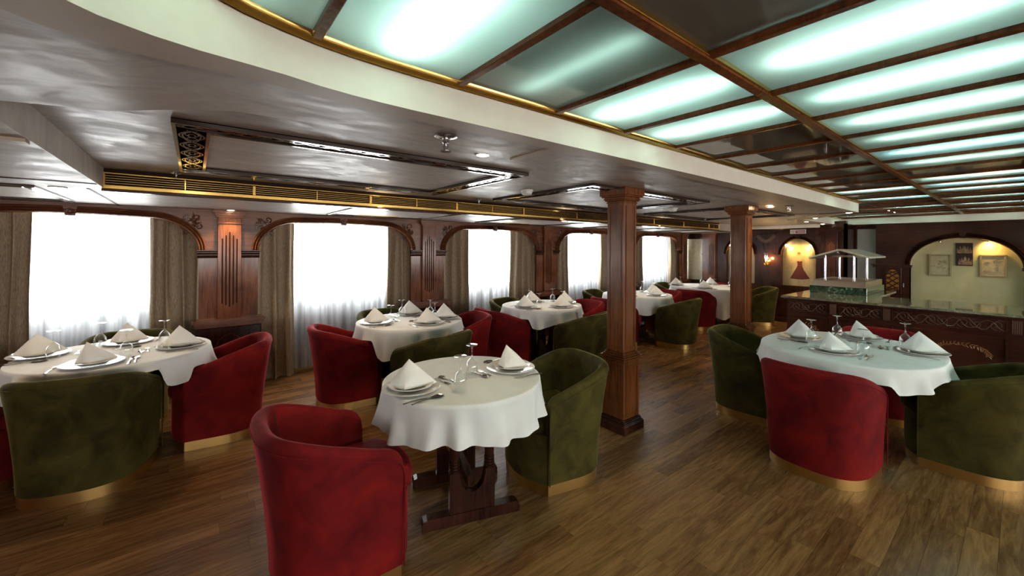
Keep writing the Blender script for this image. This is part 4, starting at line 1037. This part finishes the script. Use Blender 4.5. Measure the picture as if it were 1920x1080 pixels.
obj('shade', MB().lathe([(.018, .02), (.036, .05), (.040, .10), (.034, .15), (.044, .20), (.043, .20), (.033, .15), (.0385, .10), (.0345, .05), (.017, .022)], 18, (0, -.11, 0), caps=False), 'glass', t)
l = bpy.data.lights.new('sconce_light', 'POINT'); l.energy = 2.2; l.color = (1, .58, .2); l.shadow_soft_size = .02
lo_ = bpy.data.objects.new('sconce_light', l); lo_.location = (sx_+.05, sy_-.11, 1.35); COL.objects.link(lo_)
# grey service door recess
dr = struct('door_1', MB().bevbox(-2.10, -1.79, 10.56, 10.60, 0, 1.96, .004), 'greydoor')
obj('door_frame', MB().box(-2.12, -2.09, 10.5, 10.60, 0, 2.0).box(-1.80, -1.76, 10.5, 10.60, 0, 2.0).box(-2.09, -1.80, 10.5, 10.60, 1.96, 2.0), 'wood_dark', dr, False)

# ------------------------------------------------------------------ bar wall with wide arch
YB = 10.40
NB = (-1.31, .0); ZBI, ZBT = 1.265, 1.77
cb, rb_ = (NB[0]+NB[1])/2, (NB[1]-NB[0])/2
AB = [(cb-rb_*math.cos(PI*i/28), ZBI+(ZBT-ZBI)*math.sin(PI*i/28)) for i in range(29)]
bw = MB().box(-1.76, NB[0], YB, YB+.15, 0, 2.2).box(NB[1], 4.8, YB, YB+.15, 0, 2.2)
bw.strip([[(p[0], YB, p[1]) for p in AB], [(p[0], YB, 2.2) for p in AB]])
bw.box(-1.78, -1.76, YB, 11.05, 0, 2.2)
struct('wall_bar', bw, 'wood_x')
A2 = [(NB[0], 0)]+AB+[(NB[1], 0)]
nw = MB().strip([[(p[0], YB, p[1]) for p in A2], [(p[0], YB+.15, p[1]) for p in A2]])
nb = struct('wall_niche', MB().prism(A2, -.17, -.15, Bw(YB)), 'niche')
obj('reveal', nw, 'cream', nb, False)
t = thing('bar_arch', 'wide dark arched moulding over the pale niche behind the bar', 'arch')
obj('moulding', sweep2d(MB(), AB, [(q[0]*1.15, max(q[1]*1.3, .0005)) for q in mould_prof], Bw(YB)), 'wood_x', t, True, 60)
obj('keystone', MB().prism([(cb-.03, 1.755), (cb+.03, 1.755), (cb+.045, 1.86), (cb-.045, 1.86)], 0, .05, Bw(YB)), 'wood_x', t, False)
for a, b in ((-1.80, NB[0]+.02), (NB[1]-.02, .5)):
    im = MB()
    for (o_, z0, z1) in ((.02, 1.215, 1.235), (.03, 1.235, 1.25), (.045, 1.25, 1.268)): im.box(a-(o_ if a < -1 else 0), b+o_*.4, YB-o_, YB, z0, z1)
    obj('impost', im, 'wood_x', t, False)
t = thing('lattice_window', 'small dark cabinet front with a diamond lattice over amber glass', 'cabinet window', (-1.54, YB, 0))
obj('frame', MB().bevbox(-.12, .12, -.012, 0, .72, 1.20, .003), 'wood_x', t, False)
am = [(.09*math.cos(a), 1.03+.145*math.sin(a)) for a in [PI*i/12 for i in range(13)]]+[(-.09, .78), (.09, .78)]
obj('amber_pane', MB().prism(am, .012, .015, lambda u, v, w: (u, -w, v)), 'amber', t, False)
lt = MB()
for k in range(-2, 5):
    z = .80+.095*k
    for s in (-1, 1):
        p0, p1 = [-.085*s, z], [.085*s, z+.14]
        if p1[1] > .77 and p0[1] < 1.17: lt.tube([(p0[0], -.018, max(.78, p0[1])), (p1[0], -.018, min(1.16, p1[1]))], .009, 5)
o = obj('lattice', lt, 'wood_x', t); o['kind'] = 'stuff'
t = thing('wall_hook', 'small pale metal hook on the dark panel left of the bar niche', 'hook', (-1.395, YB, .88))
obj('plate', MB().bevbox(-.012, .012, -.01, 0, -.03, .05, .003), 'chrome', t, False)
obj('hook_arm', MB().tube([(0, -.008, .03), (0, -.035, .03), (0, -.045, 0), (0, -.03, -.025)], .006, 8), 'chrome', t)
# pictures in the niche
YN = YB+.15
def relief_pic(x0, x1, z0, z1, nm, seed):
    t = thing('picture', 'square tan framed relief picture %s' % nm, 'picture', ((x0+x1)/2, YN, (z0+z1)/2), 0, 'framed relief pictures')
    w_, h_ = (x1-x0)/2, (z1-z0)/2
    fm = MB().bevbox(-w_, -w_+.028, -.045, 0, -h_, h_, .004).bevbox(w_-.028, w_, -.045, 0, -h_, h_, .004).bevbox(-w_+.028, w_-.028, -.045, 0, h_-.028, h_, .004).bevbox(-w_+.028, w_-.028, -.045, 0, -h_, -h_+.028, .004)
    obj('frame', fm, 'relief_frame', t, False)
    obj('relief', MB().box(-w_+.028, w_-.028, -.030, -.005, -h_+.028, h_-.028), 'relief', t, False)
    c = MB(); r = random.Random(seed)
    for k in range(10):
        a = r.random()*6; px_, pz = (r.random()-.5)*w_*.9, (.32 if k < 5 else -.32)*h_+(r.random()-.5)*h_*.4
        c.tube([(px_, -.033, pz), (px_+.03*math.cos(a), -.036, pz+.02*math.sin(a)), (px_+.07*math.cos(a+.6), -.033, pz+.03*math.sin(a+.9))], [.003, .006, .002], 5)
    o = obj('figures', c, 'relief_frame', t); o['kind'] = 'stuff'
relief_pic(-1.075, -.795, 1.085, 1.472, 'at the left in the bar niche', 3)
relief_pic(-.472, -.172, 1.095, 1.475, 'at the right in the bar niche', 5)
t = thing('picture', 'dark tall photograph of lit pavilions between the two relief pictures', 'picture', (-.645, YN, 1.475))
obj('panel', MB().bevbox(-.10, .10, -.03, 0, -.20, .20, .003), 'photo_dark', t, False)
for z0, sd in ((.02, 1), (-.18, 2)):
    sil = [(-.088, 0), (.09, 0), (.09, .055), (.078, .055), (.078, .085), (.072, .10), (.066, .085), (.066, .065), (.05, .065), (.05, .10), (.042, .12), (.034, .10), (.034, .075), (.022, .075), (.018, .11), (.0, .14), (-.018, .11), (-.022, .075), (-.036, .075), (-.036, .10), (-.046, .125), (-.056, .10), (-.056, .06), (-.072, .06), (-.072, .08), (-.08, .09), (-.088, .08)]
    if sd == 2: sil = [(-u*.9+.012, v*1.05) for u, v in sil][::-1]
    obj('pavilion', MB().prism([(u, z0+v) for u, v in sil], .030, .0315, lambda u, v, w: (u, -w, v)), 'photo_lit', t, False)
for x, nm, on in ((-.93, 'left', 0), (-.38, 'right', 1)):
    lt = thing('niche_spotlight', 'small spotlight under the %s side of the wide bar arch' % nm, 'spotlight', (x, YB+.05, 1.715 if on else 1.70), 0, 'bar niche spotlights')
    obj('lamp', MB().lathe([(.014, -.02), (.018, -.004), (.012, .012), (0, .014)], 12), 'chrome', lt)
    if on:
        l = bpy.data.lights.new('niche_light', 'SPOT'); l.energy = 3.2; l.color = (1, .62, .18); l.spot_size = 2.2; l.spot_blend = .9; l.shadow_soft_size = .02
        lo_ = bpy.data.objects.new('niche_light', l); lo_.location = (x, YB+.05, 1.69); lo_.rotation_euler = Vector((.02, .09, -.10)).to_track_quat('-Z', 'Y').to_euler(); COL.objects.link(lo_)

# ------------------------------------------------------------------ bar counter and salad buffet
YC, ZC = 6.50, .90
t = thing('bar_counter', 'long carved dark mahogany bar counter with a polished green marble top', 'counter')
body = MB().box(-2.06, 2.6, YC+.05, 7.42, 0, .862).box(-2.06, -1.30, 7.42, 8.6, 0, .862)
obj('cabinet_body', body, 'wood_x', t, False)
topm = MB().prism([(-2.12, YC), (2.65, YC), (2.65, 7.5), (-1.24, 7.5), (-1.24, 8.66), (-2.12, 8.66)], .872, .90)
obj('marble_top', topm, 'marble_top', t, False)
obj('under_moulding', MB().bevbox(-2.09, 2.62, YC+.015, YC+.06, .845, .872, .006).bevbox(-2.09, -2.045, YC+.06, 8.62, .845, .872, .006), 'wood_x', t, False)
obj('plinth', MB().bevbox(-2.09, 2.62, YC+.02, YC+.06, 0, .10, .006), 'wood_dark', t, False)
Fc = lambda u, v, w: (u, YC+.05-w, v)
# sections of the front: carved frieze, fluted blocks, lower panels
secs = [(-2.04, -1.60), (-1.48, -1.06), (-.98, -.10), (.02, .9), (1.0, 1.9)]
for k, (a, b) in enumerate(secs):
    fr = MB()
    for (p, q, r, s) in ((a, b, .83, .842), (a, b, .69, .702), (a, a+.012, .702, .83), (b-.012, b, .702, .83)): fr.prism([(p, r), (q, r), (q, s), (p, s)], 0, .012, Fc)
    obj('frieze_frame', fr, 'wood_x', t, False)
    c = MB(); L = b-a-.04; n = max(2, round(L/.125))
    for i in range(n):
        cx = a+.02+L*(i+.5)/n; fl = 1 if i % 2 else -1; r_ = min(.055, L/n*.45)
        c.tube([Fc(p[0], p[1], .004) for p in spiral(cx-fl*.012, .766, r_, 1.4, PI/2*fl, 22, fl)], [.0042]*23, 5)
        c.tube([Fc(cx-L/n*.55, .766+fl*.05, .003), Fc(cx-L/n*.2, .766-fl*.01, .004), Fc(cx+L/n*.15, .766-fl*.055, .004), Fc(cx+L/n*.55, .766-fl*.045, .003)], .0042, 5)
        c.tube([Fc(cx-L/n*.5, .766-fl*.05, .003), Fc(cx-L/n*.1, .766-fl*.03, .004), Fc(cx+L/n*.2, .766+fl*.03, .004), Fc(cx+L/n*.5, .766+fl*.05, .003)], .0036, 5)
    o = obj('carved_scroll', c, 'scroll', t); o['kind'] = 'stuff'
    pn = MB(); z0, z1 = .14, .645
    for (p, q, r, s) in ((a, b, z1-.016, z1), (a, b, z0, z0+.016), (a, a+.016, z0+.016, z1-.016), (b-.016, b, z0+.016, z1-.016)): pn.prism([(p, r), (q, r), (q, s), (p, s)], 0, .012, Fc)
    obj('panel_frame', pn, 'wood_x', t, False)
    iw = MB(); cx = (a+b)/2+.13 if k > 1 else (a+b)/2; rx = .185 if k > 1 else .11; m_ = 20 if k > 1 else 12; rr = random.Random(k)
    for i in range(m_):
        an = PI*.93-PI*.98*i/(m_-1); px_, pz = cx+rx*math.cos(an), .455+.075*math.sin(an)
        for s in (-1, 1):
            da = an-PI/2+s*(.5+.4*rr.random()); L2 = .026+.018*rr.random()
            iw.tube([Fc(px_, pz, .001), Fc(px_+.5*L2*math.cos(da), pz+.5*L2*math.sin(da), .0015), Fc(px_+L2*math.cos(da), pz+L2*math.sin(da), .001)], [.002, .007, .001], 5)
    o = obj('leaf_inlay', iw, 'inlay', t); o['kind'] = 'stuff'
for x in (-1.54, -1.02, -.04, .95):
    for j in range(5):
        xx = x-.028+.014*j; obj('reed', MB().prism([(xx-.005, .70), (xx+.005, .70), (xx+.005, .835), (xx-.005, .835)], 0, .008, Fc), 'scroll', t, False)
# salad buffet
t = thing('salad_buffet', 'steel salad buffet with a gabled hood on posts and a green marble plinth', 'buffet', (0, 0, ZC))
X0, X1, B0, B1 = -2.04, -1.365, 7.43, 8.56
pl = MB().prism([(X0, B0), (X1, B0), (X1, B1), (X0, B1)], .0, .10)
obj('marble_plinth', MB().bevbox(X0, X1, B0, B1, .0, .10, .004), 'marble', t, False)
tr = MB(); a, b, c_, d_ = X0+.02, X1-.02, B0+.03, B1-.03
for (p, q, r, s) in ((a, b, c_, c_+.02), (a, b, d_-.02, d_), (a, a+.02, c_+.02, d_-.02), (b-.02, b, c_+.02, d_-.02)): tr.box(p, q, r, s, .10, .185)
tr.box(a+.02, b-.02, c_+.02, d_-.02, .10, .115)
obj('steel_well', tr, 'steel', t, False)
for i, y in enumerate((8.1,)): obj('well_divider', MB().box(a+.02, b-.02, y-.008, y+.008, .115, .175), 'steel', t, False)
for x in (-1.885, -1.54):
    for y in (7.60, 8.38):
        obj('post', MB().lathe([(.020, .13), (.020, .19), (.014, .195), (.0135, .56)], 14, (x, y, 0)), 'chrome', t)
rp = [(-2.055, .505), (-1.70, .628), (-1.665, .628), (-1.345, .523), (-1.345, .548), (-1.665, .654), (-1.70, .654), (-2.055, .53)]
obj('hood_roof', MB().prism(rp, B0+.01, B1-.02, lambda u, v, w: (u, w, v)), 'roof', t, False)
obj('hood_lamp_rail', MB().box(-1.90, -1.50, 7.95, 8.0, .53, .56), 'steel', t, False)

# ------------------------------------------------------------------ unseen sides that close the room
wr = MB().box(4.6, 4.75, -4.2, 10.6, 0, .95).box(4.6, 4.75, -4.2, 10.6, 1.72, 2.45)
for y in (-4.2, -1.75, .65, 3.05, 5.45, 7.85, 10.0): wr.box(4.6, 4.75, y, y+.75, .95, 1.72)
struct('wall_right', wr, 'wood')
for y in (-3.45, -1.0, 1.4, 3.8, 6.2): portal('window_guide', (4.62, y+.83, 1.335), (0, PI/2, 0), .77, 1.66)
struct('wall_front', MB().box(-5.75, 4.8, -4.3, -4.2, 0, 2.45), 'wood')
